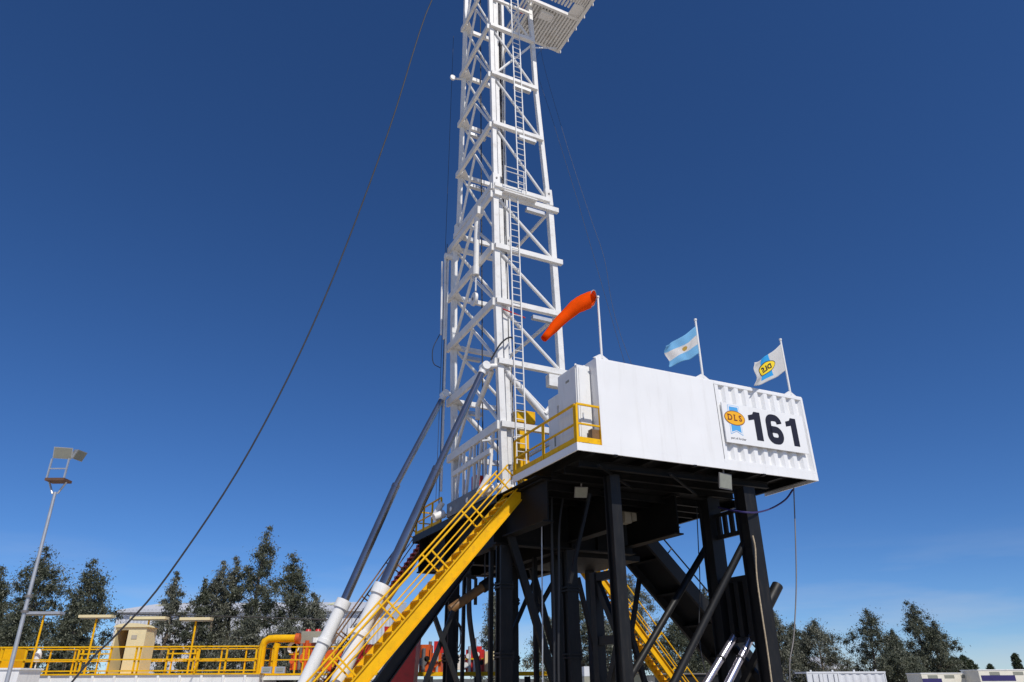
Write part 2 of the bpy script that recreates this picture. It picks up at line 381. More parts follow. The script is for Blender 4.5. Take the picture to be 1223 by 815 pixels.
# platform under the doghouse (slightly out of level, as in the photo)
TILT = R(0.80)
PLAT = empty('doghouse_platform', 'platform with white fascia under the white doghouse', 'platform', (0, 0, FLOOR), tilt=TILT)
def plat(mb, name, m, parent=None): return build(mb, name, m, PLAT, parent)
PL, PD = 9.93, 4.38            # length; depth at the left landing
plat(MB().box((0, 0, 7.86), (PL, 0.05, 8.10)), 'fascia', 'wall_white')
plat(MB().box((0, 0.052, 7.86), (0.05, PD, 8.10)), 'fascia', 'wall_white')
plat(MB().box((PL-0.05, 0.052, 7.86), (PL, 2.58, 8.10)), 'fascia', 'wall_white')
for i in range(8):
    a0 = 0.06 + i*1.225
    plat(MB().box((a0, 0.06, 8.045), (a0+1.215, 2.55, 8.09)), 'deck_plate', 'dark_under')
for i in range(2):
    plat(MB().box((0.06, 2.56+i*0.92, 8.045), (1.4, 3.46+i*0.92, 8.09)), 'deck_plate', 'dark_under')
for i in range(9):
    a = 0.6 + i*1.09
    plat(MB().channel((a, 0.06, 7.93), (a, 2.5, 7.93), 0.12, 0.22, 0.02, both=True), 'joist', 'dark_under')
for b in (0.75, 1.65, 2.5):
    plat(MB().channel((0.5, b, 7.70), (8.2, b, 7.70), 0.16, 0.22, 0.025, both=True), 'bearer', 'dark_under')
for (a0,b0,a1,b1) in ((0.9,0.3,3.6,2.4),(3.6,0.3,6.4,2.4)):
    plat(MB().bar((a0,b0,7.56),(a1,b1,7.56), 0.07, 0.07), 'wind_brace', 'dark_under')
for a in (1.35, 4.4, 7.35): plat(MB().box((a-0.06,-0.04,7.79),(a+0.06,0.12,7.855)), 'lifting_lug', 'dark_under')

# ------------------------------------------------------------------ doghouse
DA0, DA1, DB1, DZ0, DZ1 = 0.90, PL, 2.5, 8.102, 10.98
DOG = empty('doghouse', 'white steel doghouse cabin, half smooth half corrugated, on the platform', 'cabin', (5.4, 1.25, 8.1), tilt=TILT)
OFF[DOG.name] = V((0, 0, FLOOR)); DOG.location = to_world((0, 0, FLOOR))
def dog(mb, name, m='wall_white', parent=None): return build(mb, name, m, DOG, parent)
SPL = 5.70
dog(MB().box((DA0, 0.004, DZ0+0.001), (SPL, 0.06, DZ1-0.002)), 'smooth_wall')
# corrugated half
prof = []; per = 0.455; x = SPL+0.03; dep = 0.10
while x + per < DA1-0.10:
    prof += [(x, 0.012), (x+per*0.36, 0.012), (x+per*0.56, 0.012+dep), (x+per*0.80, 0.012+dep)]; x += per
prof += [(x, 0.012), (DA1-0.08, 0.012)]
cm = MB(); zs = (DZ0+0.10, DZ1-0.09)
vs = []
for a, b in prof: vs += [(a, b, zs[0]), (a, b, zs[1])]
cm.add(vs, [(i*2, i*2+2, i*2+3, i*2+1) for i in range(len(prof)-1)])
dog(cm, 'corrugated_wall')
dog(MB().box((SPL+0.002, 0.002, DZ1-0.09), (DA1-0.10, 0.17, DZ1)), 'top_rail')
dog(MB().box((SPL+0.002, 0.002, DZ0), (DA1-0.10, 0.17, DZ0+0.10)), 'bottom_rail')
dog(MB().box((DA1-0.10, 0.0, DZ0), (DA1, 0.16, DZ1)), 'corner_post')
dog(MB().box((DA0, 0.062, DZ0), (DA0+0.06, DB1, DZ1-0.002)), 'end_wall')
dog(MB().box((DA1-0.06, 0.162, DZ0), (DA1-0.005, DB1, DZ1-0.002)), 'end_wall')
dog(MB().box((DA0+0.062, DB1-0.06, DZ0), (DA1-0.062, DB1-0.002, DZ1-0.002)), 'back_wall')
dog(MB().box((DA0+0.003, 0.02, DZ1), (DA1-0.003, DB1, DZ1+0.05)), 'roof')
# brackets that carry the poles
POLES = (1.12, 5.27, 9.39)
for a in POLES:
    dog(MB().prism([(a-0.30,0.03,DZ1+0.051),(a+0.30,0.03,DZ1+0.051),(a+0.05,0.03,DZ1+0.20),(a-0.05,0.03,DZ1+0.20)], (0,0.05,0)), 'pole_bracket')

# ------------------------------------------------------------------ sign 161
SGN = empty('rig_number_sign', 'white sign board reading 161 with blue and gold ribbon emblem', 'sign', (7.6, -0.1, 8.8), tilt=TILT)
OFF[SGN.name] = V((0, 0, FLOOR)); SGN.location = to_world((0, 0, FLOOR))
SA0, SA1, SZ0, SZ1, SB = 5.84, 9.62, 8.78, 10.20, -0.09
board = build(MB().box((SA0, SB, SZ0), (SA1, SB+0.045, SZ1)), 'board', 'wall_white', SGN)
for a in (6.3, 7.7, 9.2):
    build(MB().box((a-0.03, SB+0.046, SZ0+0.1), (a+0.03, 0.011, SZ1-0.1)), 'stand_off', 'wall_white', SGN)
def flat(poly, name, m, lift, holes=None, thick=0.004):
    mb = MB(); mb.prism([(SA0+x, SB-lift, SZ0+z) for x, z in poly], (0, thick-0.0005, 0))
    return build(mb, name, m, SGN)
SW, SH = SA1-SA0, SZ1-SZ0
def one(x0, w, z0, h):
    return [(x0+w*0.46, z0), (x0+w, z0), (x0+w, z0+h), (x0+w*0.50, z0+h), (x0+w*0.38, z0+h*0.90), (x0, z0+h*0.84), (x0, z0+h*0.66), (x0+w*0.46, z0+h*0.72)]
flat(one(1.13, 0.56, 0.22, 1.04), 'digit', 'letter_black', 0.006)
flat(one(2.88, 0.52, 0.22, 1.04), 'digit', 'letter_black', 0.006)
def stroke2d(pts, w):
    """closed strip along a centre line -> list of quads"""
    P = [V((x, z)) for x, z in pts]; Lf = []; Rt = []
    for i, p in enumerate(P):
        d = (P[min(i+1, len(P)-1)]-P[max(i-1, 0)]).normalized(); n = V((-d.y, d.x)); Lf.append(p+n*w/2); Rt.append(p-n*w/2)
    return Lf, Rt
def digit6(x0, w, z0, h, sw):
    mb = MB(); r = w*0.40; pts = []
    def arc(cx, cz, r, a0, a1, n=6): return [(cx+r*math.cos(R(a0+(a1-a0)*i/n)), cz+r*math.sin(R(a0+(a1-a0)*i/n))) for i in range(n+1)]
    i = sw/2; xl, xr, zb, zt = x0+i, x0+w-i, z0+i, z0+h-i; rr = w*0.26; zm = z0+h*0.60-i
    line = [(xr, z0+h*0.73)] + arc(xr-rr, zt-rr, rr, 0, 90) + arc(xl+rr, zt-rr, rr, 90, 180) + arc(xl+rr, zb+rr, rr, 180, 270) + arc(xr-rr, zb+rr, rr, 270, 360) + arc(xr-rr, zm-rr, rr, 0, 90) + [(xl+0.02, zm)]
    Lf, Rt = stroke2d(line, sw); n = len(line)
    vs = [(SA0+p.x, SB-0.006, SZ0+p.y) for p in Lf] + [(SA0+p.x, SB-0.006, SZ0+p.y) for p in Rt]
    vs += [(SA0+p.x, SB-0.002, SZ0+p.y) for p in Lf] + [(SA0+p.x, SB-0.002, SZ0+p.y) for p in Rt]
    fs = [(k, k+1, n+k+1, n+k) for k in range(n-1)] + [(k, 2*n+k, 2*n+k+1, k+1) for k in range(n-1)] + [(n+k, n+k+1, 3*n+k+1, 3*n+k) for k in range(n-1)]
    mb.add(vs, fs); return mb
build(digit6(1.92, 0.76, 0.18, 1.10, 0.25), 'digit', 'letter_black', SGN)
# ribbon emblem
EX = 0.50
def ribbon(inner, lift, m, name):
    e = 0.0 if not inner else 0.055
    flat([(EX-0.27+e, 0.30+e*1.6), (EX, 0.42+e*0.8), (EX+0.27-e, 0.30+e*1.6), (EX+0.25-e, 1.36-e), (EX-0.25+e, 1.36-e)], name, m, lift)
ribbon(False, 0.004, 'sign_blue', 'ribbon_outline')
flat([(EX-0.255, 0.325), (EX, 0.44), (EX+0.255, 0.325), (EX+0.235, 1.345), (EX-0.235, 1.345)], 'ribbon_edge', 'wall_white', 0.006)
ribbon(True, 0.008, 'sign_blue', 'ribbon')
def ell(cx, cz, rx, rz, n=40): return [(cx+rx*math.cos(2*math.pi*i/n), cz+rz*math.sin(2*math.pi*i/n)) for i in range(n)]
flat(ell(EX, 0.90, 0.46, 0.265), 'oval_rim', 'letter_brown', 0.010)
flat(ell(EX, 0.90, 0.435, 0.24), 'oval', 'sign_gold', 0.012)
def text_polys(txt, size, bold=0.0, shear=0.0):
    c = bpy.data.curves.new('txt', 'FONT'); c.body = txt; c.size = size; c.align_x = 'CENTER'; c.align_y = 'CENTER'; c.offset = bold; c.shear = shear; c.resolution_u = 3
    o = bpy.data.objects.new('txt', c); COL.objects.link(o); dg = bpy.context.evaluated_depsgraph_get()
    me = bpy.data.meshes.new_from_object(o.evaluated_get(dg)); vs = [v.co.copy() for v in me.vertices]; fs = [tuple(p.vertices) for p in me.polygons]
    bpy.data.objects.remove(o); bpy.data.curves.remove(c); bpy.data.meshes.remove(me); return vs, fs
def serif_word(word, size, bold, gap):
    """letters with small slab serifs, centred"""
    out_v, out_f = [], []; x = 0
    for ch in word:
        vs, fs = text_polys(ch, size, bold)
        x0 = min(v.x for v in vs); x1 = max(v.x for v in vs); z0 = min(v.y for v in vs); z1 = max(v.y for v in vs)
        o = len(out_v); out_v += [V((v.x-x0+x, v.y, 0)) for v in vs]; out_f += [tuple(i+o for i in f) for f in fs]
        if ch in 'DL':
            for zz in ((z0, z0+size*0.08), (z1-size*0.08, z1)):
                o = len(out_v); xs = x-size*0.09; xe = x+size*0.25
                out_v += [V((xs, zz[0], 0)), V((xe, zz[0], 0)), V((xe, zz[1], 0)), V((xs, zz[1], 0))]; out_f.append((o, o+1, o+2, o+3))
        x += (x1-x0)+gap
    w = x-gap
    return [V((v.x-w/2, v.y, 0)) for v in out_v], out_f
vs, fs = serif_word('DLS', 0.30, 0.008, 0.075)
build(MB().add([(SA0+EX+v.x, SB-0.0145, SZ0+0.90+v.y) for v in vs], fs), 'lettering', 'letter_brown', SGN)
vs, fs = text_polys('part of Archer', 0.115, 0.001)
build(MB().add([(SA0+EX+0.04+v.x, SB-0.003, SZ0+0.17+v.y) for v in vs], fs), 'lettering', 'letter_black', SGN)

# ------------------------------------------------------------------ poles, flags and windsock on the doghouse roof
def zt(a): return math.tan(TILT)*a
PZ0, PZ1 = DZ1+0.06, 13.30
def pole(root, a):
    build(MB().tube((a, 0.055, PZ0+zt(a)), (a, 0.055, PZ1+zt(a)), 0.042, 10, 0.036), 'pole', 'white_paint', root)
    build(MB().tube((a, 0.055, PZ1+zt(a)), (a, 0.055, PZ1+0.06+zt(a)), 0.055, 10), 'pole_cap', 'white_paint', root)
def fabric(name, build_nodes):
    m = bpy.data.materials.new(name); m.use_nodes = True; t = m.node_tree; b = t.nodes['Principled BSDF']; b.inputs['Roughness'].default_value = 0.8
    b.inputs['Specular IOR Level'].default_value = 0.2
    uv = t.nodes.new('ShaderNodeUVMap'); uv.uv_map = 'cloth'
    col = build_nodes(t, uv)
    t.links.new(col, b.inputs['Base Color'])
    tr = t.nodes.new('ShaderNodeBsdfTranslucent'); t.links.new(col, tr.inputs['Color'])
    ms = t.nodes.new('ShaderNodeMixShader'); ms.inputs[0].default_value = 0.35
    t.links.new(b.outputs[0], ms.inputs[1]); t.links.new(tr.outputs[0], ms.inputs[2]); t.links.new(ms.outputs[0], t.nodes['Material Output'].inputs['Surface'])
    MATS[name] = m
def nodes_stripes(t, uv):
    s = t.nodes.new('ShaderNodeSeparateXYZ'); t.links.new(uv.outputs[0], s.inputs[0])
    r = t.nodes.new('ShaderNodeValToRGB'); r.color_ramp.interpolation = 'CONSTANT'; e = r.color_ramp.elements
    sb = (0.22, 0.50, 0.74, 1); e[0].position = 0; e[0].color = sb; e[1].position = 0.335; e[1].color = (0.72, 0.70, 0.68, 1)
    x = e.new(0.665); x.color = sb
    t.links.new(s.outputs[1], r.inputs[0])
    d = t.nodes.new('ShaderNodeVectorMath'); d.operation = 'DISTANCE'; d.inputs[1].default_value = (0.5, 0.5, 0)
    sc = t.nodes.new('ShaderNodeMapping'); sc.inputs['Location'].default_value = (-0.25, 0, 0); sc.inputs['Scale'].default_value = (1.5, 1, 1)
    t.links.new(uv.outputs[0], sc.inputs[0]); t.links.new(sc.outputs[0], d.inputs[0])
    lt = t.nodes.new('ShaderNodeMath'); lt.operation = 'LESS_THAN'; lt.inputs[1].default_value = 0.10; t.links.new(d.outputs['Value'], lt.inputs[0])
    mxn = t.nodes.new('ShaderNodeMixRGB'); mxn.inputs[2].default_value = (0.52, 0.34, 0.08, 1)
    t.links.new(lt.outputs[0], mxn.inputs[0]); t.links.new(r.outputs[0], mxn.inputs[1]); return mxn.outputs[0]
def nodes_band(t, uv):
    s = t.nodes.new('ShaderNodeSeparateXYZ'); t.links.new(uv.outputs[0], s.inputs[0])
    r = t.nodes.new('ShaderNodeValToRGB'); r.color_ramp.interpolation = 'CONSTANT'; e = r.color_ramp.elements
    wh = (0.72, 0.71, 0.69, 1); e[0].position = 0; e[0].color = wh; e[1].position = 0.42; e[1].color = (0.05, 0.42, 0.80, 1)
    x = e.new(0.72); x.color = wh; t.links.new(s.outputs[0], r.inputs[0])
    # the band stops short of the lower hem
    gt = t.nodes.new('ShaderNodeMath'); gt.operation = 'LESS_THAN'; gt.inputs[1].default_value = 0.12; t.links.new(s.outputs[1], gt.inputs[0])
    mxn = t.nodes.new('ShaderNodeMixRGB'); mxn.inputs[2].default_value = wh
    t.links.new(gt.outputs[0], mxn.inputs[0]); t.links.new(r.outputs[0], mxn.inputs[1]); return mxn.outputs[0]
fabric('flag_stripes', nodes_stripes); fabric('flag_band', nodes_band)
def cloth_fn(ht, hb, ft, fb, amp, ph):
    """u from hoist to fly, v from bottom to top"""
    ht, hb, ft, fb = V(ht), V(hb), V(ft), V(fb)
    def fn(u, v):
        p = lerp(lerp(hb, ht, v), lerp(fb, ft, v), u)
        sag = -0.10*math.sin(math.pi*u)*(0.6+0.4*v)
        w = amp*(u**0.7)*math.sin(7.5*u + 2.2*v + ph) + 0.4*amp*u*math.sin(15*u-3*v+ph*2)
        return p + V((0.06*math.sin(9*v+5*u)*u, w, sag + 0.03*math.sin(11*u+ph)*u))
    return fn
def cloth(root, fn, m):
    nu, nv = 36, 24; mb = MB(); vs = [fn(i/nu, j/nv) for i in range(nu+1) for j in range(nv+1)]
    mb.add(vs, [(i*(nv+1)+j, (i+1)*(nv+1)+j, (i+1)*(nv+1)+j+1, i*(nv+1)+j+1) for i in range(nu) for j in range(nv)], True)
    o = build(mb, 'flag_cloth', m, root); uvl = o.data.uv_layers.new(name='cloth')
    for lp in o.data.loops:
        i, j = divmod(lp.vertex_index, nv+1); uvl.data[lp.index].uv = (i/nu, j/nv)
    md = o.modifiers.new('thickness', 'SOLIDIFY'); md.thickness = 0.004
    return o
FL1 = empty('national_flag', 'light blue and white striped flag on the middle roof pole', 'flag', (POLES[1], 0.055, PZ0+zt(POLES[1])))
pole(FL1, POLES[1])
bq = 0.055
cloth(FL1, cloth_fn(pb(831.5,389,bq), pb(836.5,421,bq), pb(792,413,-0.15), pb(803,437,-0.15), 0.13, 0.6), 'flag_stripes')
FL2 = empty('company_flag', 'white flag with blue band and yellow oval on the rightmost roof pole', 'flag', (POLES[2], 0.055, PZ0+zt(POLES[2])))
pole(FL2, POLES[2])
fn2 = cloth_fn(pb(932.5,411,bq), pb(938,443,bq), pb(898,434,-0.2), pb(902,462,-0.2), 0.07, 2.1)
c2 = cloth(FL2, fn2, 'flag_band')
def on_cloth(fn, u, v, lift):
    e = 0.01; p = fn(u, v); n = (fn(u+e, v)-fn(u-e, v)).cross(fn(u, v+e)-fn(u, v-e)).normalized()
    if n.y > 0: n = -n
    return p + n*lift
n = 32
for rx, rz, lift, m, nm in ((0.27, 0.245, 0.010, 'letter_black', 'oval_rim'), (0.25, 0.215, 0.016, 'flag_gold', 'oval')):
    mb = MB(); vs = [on_cloth(fn2, 0.57, 0.54, lift)]
    for k in (0.5, 1.0):
        for i in range(n): vs.append(on_cloth(fn2, 0.57+k*rx*math.cos(2*math.pi*i/n), 0.54+k*rz*math.sin(2*math.pi*i/n), lift))
    fs = [(0, 1+i, 1+(i+1)%n) for i in range(n)] + [(1+i, 1+n+i, 1+n+(i+1)%n, 1+(i+1)%n) for i in range(n)]
    build(mb.add(vs, fs, True), nm, m, FL2, c2)
vs, fs = text_polys('DLS', 0.30, 0.012, 0.2)
build(MB().add([on_cloth(fn2, 0.57+v.x*0.62, 0.54+v.y*0.95, 0.024) for v in vs], fs), 'lettering', 'letter_black', FL2, c2)

WS = empty('windsock', 'orange windsock drooping from the leftmost roof pole', 'windsock', (POLES[0], 0.055, PZ0+zt(POLES[0])))
pole(WS, POLES[0])
cl = [pb(708,356.5,0.0), pb(698,361,0.05), pb(687,367,0.10), pb(679.5,373.5,0.14), pb(664,388.5,0.16), pb(649.5,405,0.18)]
rad = [0.275, 0.27, 0.235, 0.20, 0.165, 0.105]
cl2, rad2 = [], []
for i in range(len(cl)-1):
    for k in range(4):
        t = k/4; cl2.append(lerp(cl[i], cl[i+1], t)); rad2.append(rad[i]*(1-t)+rad[i+1]*t + rnd.uniform(-0.006, 0.006))
cl2.append(cl[-1]); rad2.append(rad[-1])
# mouth ring faces a little towards the viewer
ax = [(cl2[min(i+1,len(cl2)-1)]-cl2[max(i-1,0)]).normalized() for i in range(len(cl2))]
ax[0] = V((-0.60, 0.72, 0.34)).normalized(); ax[1] = (ax[0]*0.75+ax[3]*0.5).normalized(); ax[2] = (ax[0]*0.45+ax[3]*0.7).normalized()
mb = MB(); vs = []; n = 24
for p, d, rr in zip(cl2, ax, rad2):
    x = d.cross(V((0,0,1))).normalized(); y = x.cross(d)
    for j in range(n):
        t = 2*math.pi*j/n; w = rr*(1+0.03*math.sin(3*t+p.z*9)); vs.append(p+x*math.cos(t)*w+y*math.sin(t)*w)
mb.add(vs, [(i*n+j, i*n+(j+1)%n, (i+1)*n+(j+1)%n, (i+1)*n+j) for i in range(len(cl2)-1) for j in range(n)], True)
sk = build(mb, 'sock', 'orange_cloth', WS); sk.modifiers.new('thickness', 'SOLIDIFY').thickness = 0.006
x = ax[0].cross(V((0,0,1))).normalized(); y = x.cross(ax[0])
ring = [cl2[0]+x*math.cos(2*math.pi*j/24)*0.278+y*math.sin(2*math.pi*j/24)*0.278 for j in range(25)]
rg = build(MB().path(ring, 0.014, 6), 'hoop', 'galvanised', WS)
pt = V((POLES[0], 0.055, PZ1+zt(POLES[0])-0.03))
for k in (2, 10, 19): build(MB().tube(ring[k], pt, 0.008, 5), 'bridle_cord', 'cable', WS, rg)

# ------------------------------------------------------------------ white cabinets on the landing
CB = empty('electrical_cabinet', 'tall white electrical cabinet beside the left end of the doghouse', 'cabinet', (0.58, 0.36, 8.11))
body = build(MB().box((0.36, 0.40, 8.14), (0.84, 1.62, 10.86)), 'body', 'white_paint', CB)
build(MB().box((0.42, 0.377, 8.26), (0.80, 0.398, 10.76)), 'door', 'white_paint', CB)
build(MB().box((0.335, 0.46, 8.26), (0.358, 1.56, 10.76)), 'side_panel', 'white_paint', CB)
build(MB().box((0.330, 0.86, 10.42), (0.3345, 1.08, 10.50)), 'name_plate', 'grey_box', CB)
build(MB().box((0.48, 0.355, 9.0), (0.52, 0.376, 9.22)), 'handle', 'galvanised', CB)
for a in (0.42, 0.74):
    build(MB().tube((a, 0.56, 10.86), (a, 0.56, 10.95), 0.035, 8), 'lifting_eye', 'white_paint', CB)
    build(MB().box((a-0.04, 0.5, 8.10), (a+0.04, 1.5, 8.139)), 'foot', 'dark_under', CB)
C2 = empty('narrow_cabinet', 'narrow white panel with a square opening behind the tall cabinet', 'cabinet', (0.95, 3.0, 8.09))
p0, p1 = pa(655, 470, 0.95), pa(672, 466, 0.95)
b0, b1 = p1.y, p0.y
mb = MB()
zt2, wz0, wz1 = 10.72, 9.95, 10.3
mb.box((0.93, b0, 8.09), (1.02, b1, wz0)); mb.box((0.93, b0, wz1), (1.02, b1, zt2)); mb.box((0.93, b0+0.4, wz0+0.001), (1.02, b1, wz1-0.001)); mb.box((0.93, b0, wz0+0.001), (1.02, b0+0.08, wz1-0.001))
build(mb, 'panel', 'white_paint', C2)
build(MB().box((0.915, b0+0.55, 8.9), (0.928, b0+0.63, 9.25)), 'latch', 'grey_box', C2)
BX = empty('cardboard_box', 'brown box standing on the landing behind the yellow railing', 'box', (0.6, 0.2, 8.09))
build(MB().box((0.62, 0.10, 8.10), (0.90, 0.32, 8.62)), 'box_body', 'brown_pipe', BX); build(MB().box((0.615, 0.095, 8.621), (0.905, 0.325, 8.64)), 'lid', 'beige_panel', BX)

# ------------------------------------------------------------------ yellow railing on the landing
def rail_run(root, pts, posts, h=1.22, r=0.03, zb=8.1, mid=(0.62,), toe=True, m='yellow_paint', pw=0.075):
    for p in posts: build(MB().bar((p[0],p[1],p[2]), (p[0],p[1],p[2]+h), pw, pw), 'post', m, root)
    for i in range(len(pts)-1):
        p, q = V(pts[i]), V(pts[i+1]); d = (q-p).normalized()*(pw/2+0.002)
        build(MB().bar(p+V((0,0,h+r)), q+V((0,0,h+r)), 2*r, 2*r), 'top_rail', m, root)
        for z in mid: build(MB().bar(p+d+V((0,0,z)), q-d+V((0,0,z)), 1.7*r, 1.7*r), 'mid_rail', m, root)
        if toe: build(MB().bar(p+d+V((0,0,0.12)), q-d+V((0,0,0.12)), 0.015, 0.17), 'toe_board', m, root)
RL = empty('landing_railing', 'yellow railing around the landing at the left end of the doghouse', 'railing', (0.05, 0.05, 8.1))
rail_run(RL, [(0.92,0.06,8.105),(0.06,0.06,8.105)], [(0.92,0.06,8.105),(0.06,0.06,8.105)])
rail_run(RL, [(0.06,0.14,8.10),(0.06,2.2,8.10),(0.06,4.32,8.10)], [(0.06,0.16,8.10),(0.06,2.2,8.10),(0.06,4.32,8.10)], h=1.22)

# ------------------------------------------------------------------ stairs
def stairs(name, label, a_top, z_top, a_bot, b0, b1, m='yellow_paint', tread='yellow_paint', z_bot=0.0, sh=0.40, nt=None, rails=(True, True), group=None):
    root = empty(name, label, 'stairs', (a_bot, (b0+b1)/2, z_bot), group=group)
    d = V((a_top-a_bot, 0, z_top-z_bot)); Ld = d.length; dn = d.normalized(); nrm = V((-dn.z, 0, dn.x)); nrm = nrm if nrm.z > 0 else -nrm
    for b, sgn in ((b0, -1), (b1, 1)):
        p = V((a_bot, b, z_bot)); q = V((a_top, b, z_top))
        mb = MB().bar(p+nrm*sh/2, q+nrm*sh/2, 0.03, sh-0.06, nrm)
        w = 0.11
        mb.bar(p+nrm*(sh-0.015)+V((0,sgn*(w/2-0.015),0)), q+nrm*(sh-0.015)+V((0,sgn*(w/2-0.015),0)), w, 0.03, nrm)
        mb.bar(p+nrm*0.015+V((0,sgn*(w/2-0.015),0)), q+nrm*0.015+V((0,sgn*(w/2-0.015),0)), w, 0.03, nrm)
        build(mb, 'stringer', m, root)
    nt = nt or int((z_top-z_bot)/0.21)
    for i in range(1, nt):
        t = i/nt; c = V((a_bot, 0, z_bot)) + d*t + nrm*(sh*0.80)
        sg = 1 if a_top > a_bot else -1
        mb = MB().box((c.x-0.15, b0+0.03, c.z-0.02), (c.x+0.13, b1-0.03, c.z+0.012))
        mb.box((c.x-0.15, b0+0.035, c.z-0.16), (c.x-0.12, b0+0.05, c.z-0.021)); mb.box((c.x-0.15, b1-0.05, c.z-0.16), (c.x-0.12, b1-0.035, c.z-0.021))
        # perforated nosing teeth that hang below the tread edge
        for k in range(4):
            y = b0+0.08+k*(b1-b0-0.2)/4
            mb.box((c.x+0.09, y, c.z-0.10), (c.x+0.13, y+0.09, c.z-0.021))
        build(mb, 'tread', tread, root)
    for (b, on) in ((b0, rails[0]), (b1, rails[1])):
        if not on: continue
        base = V((a_bot, b, z_bot)) + nrm*(sh+0.0); n = max(3, int(Ld/1.75))
        rl = build(MB().tube(base+nrm*0.78, base+d+nrm*0.78, 0.032, 8), 'handrail', m, root)
        for h in (0.38,):
            build(MB().tube(base+nrm*h, base+d+nrm*h, 0.024, 8), 'mid_rail', m, root)
        for k in range(n+1):
            t = min(0.985, max(0.02, k/n)); p = base + d*t
            build(MB().bar(p, p+nrm*0.80, 0.05, 0.05, dn), 'post', m, root)
    return root
# near-stringer bottom edge follows the line seen in the photo
p, q = pb(640, 577, 4.5), pb(440, 815, 4.5)
pbot, ptop = ext(p, q, 0.0), ext(p, q, 7.75)
stairs('front_stairs', 'long yellow steel stairs climbing to the landing beside the doghouse', ptop.x, ptop.z, pbot.x, 4.5, 5.40, nt=25)
p, q = pb(752, 745, 12.0), pb(803, 815, 12.0)
pbot, ptop = ext(p, q, 0.0), ext(p, q, 7.4)
stairs('rear_stairs', 'yellow stairs seen through the black legs, running down to the right', ptop.x, ptop.z, pbot.x, 12.0, 12.9, sh=0.34)
p, q = pb(512, 650, 14.75), pb(447, 745, 14.75)
pbot, ptop = ext(p, q, 0.0), ext(p, q, 7.6)
stairs('far_stairs', 'stairs with red treads behind the second hydraulic cylinder', ptop.x, ptop.z, pbot.x, 14.75, 15.6, m='brown_pipe', tread='red_paint', sh=0.22)

# railing on the far left edge of the drill floor
R2 = empty('floor_railing', 'yellow railing on the far left edge of the drill floor', 'railing', (0.0, 12.5, DZ))
rail_run(R2, [(0.02,11.4,DZ),(0.02,12.5,DZ),(0.02,13.6,DZ),(0.02,14.6,DZ)], [(0.02,11.4,DZ),(0.02,12.5,DZ),(0.02,13.6,DZ),(0.02,14.6,DZ)], h=1.1)
rail_run(R2, [(0.1,14.62,DZ),(2.0,14.62,DZ),(4.0,14.62,DZ)], [(2.0,14.62,DZ),(4.0,14.62,DZ)], h=1.1)

# ------------------------------------------------------------------ mast
def tab(t, z):
    t = sorted(t)
    if z <= t[0][0]: i = 0
    elif z >= t[-1][0]: i = len(t)-2
    else: i = max(k for k in range(len(t)-1) if t[k][0] <= z)
    (z0, v0), (z1, v1) = t[i], t[i+1]; return v0 + (v1-v0)*(z-z0)/(z1-z0)
NA_U = [(39,-0.58),(32.3,-0.36),(28.3,-0.24),(21.2,-0.03)]; NA_L = [(21.4,-0.06),(15.6,0.09),(13.1,0.19),(10.4,0.32),(8.0,0.42)]
RA_U = [(39,1.62),(32.3,2.0),(28.25,2.16),(21.5,2.66)]; RA_L = [(21.4,2.72),(15.7,2.94),(13.0,3.02),(8.0,3.15)]
LB_U = [(39,8.9),(32.3,9.4),(27.5,9.78),(21.5,10.25)]; LB_L = [(21.4,10.72),(8.0,10.75)]
def leg(k, z, up):
    a = tab(NA_U if up else NA_L, z) if k in 'NL' else tab(RA_U if up else RA_L, z)
    b = 5.9 if k in 'NR' else tab(LB_U if up else LB_L, z)
    return V((a, b, z))
MAST = empty('drilling_mast', 'tall white lattice drilling mast rising from the drill floor', 'mast', (1.7, 8.2, DZ))
def mst(mb, name, m='white_steel', parent=None): return build(mb, name, m, MAST, parent)
ZTOP, ZS0, ZS1, ZB = 38.6, 21.72, 21.22, 7.75
for k in 'NRLK':
    w = 0.20
    zz = [ZTOP, 32.3, 28.3, ZS0-0.25]
    for i in range(3): mst(MB().bar(leg(k, zz[i], True), leg(k, zz[i+1], True), w, w, up=(0,1,0)), 'leg')
    mst(MB().bar(leg(k, ZS0+0.55, True), leg(k, ZS0-0.30, True), 0.34, 0.34, up=(0,1,0)), 'splice_block')
    zz = [ZS1, 15.6, 13.1, 10.4, ZB+0.4]
    for i in range(4): mst(MB().bar(leg(k, zz[i], False), leg(k, zz[i+1], False), 0.25, 0.25, up=(0,1,0)), 'leg')
    for s in (0.15, -0.15):
        p = leg(k, ZS0+0.15+s, True); mst(MB().tube(p+V((0,-0.20,0)), p+V((0,-0.165,0)), 0.045, 8), 'pin', 'grey_steel')
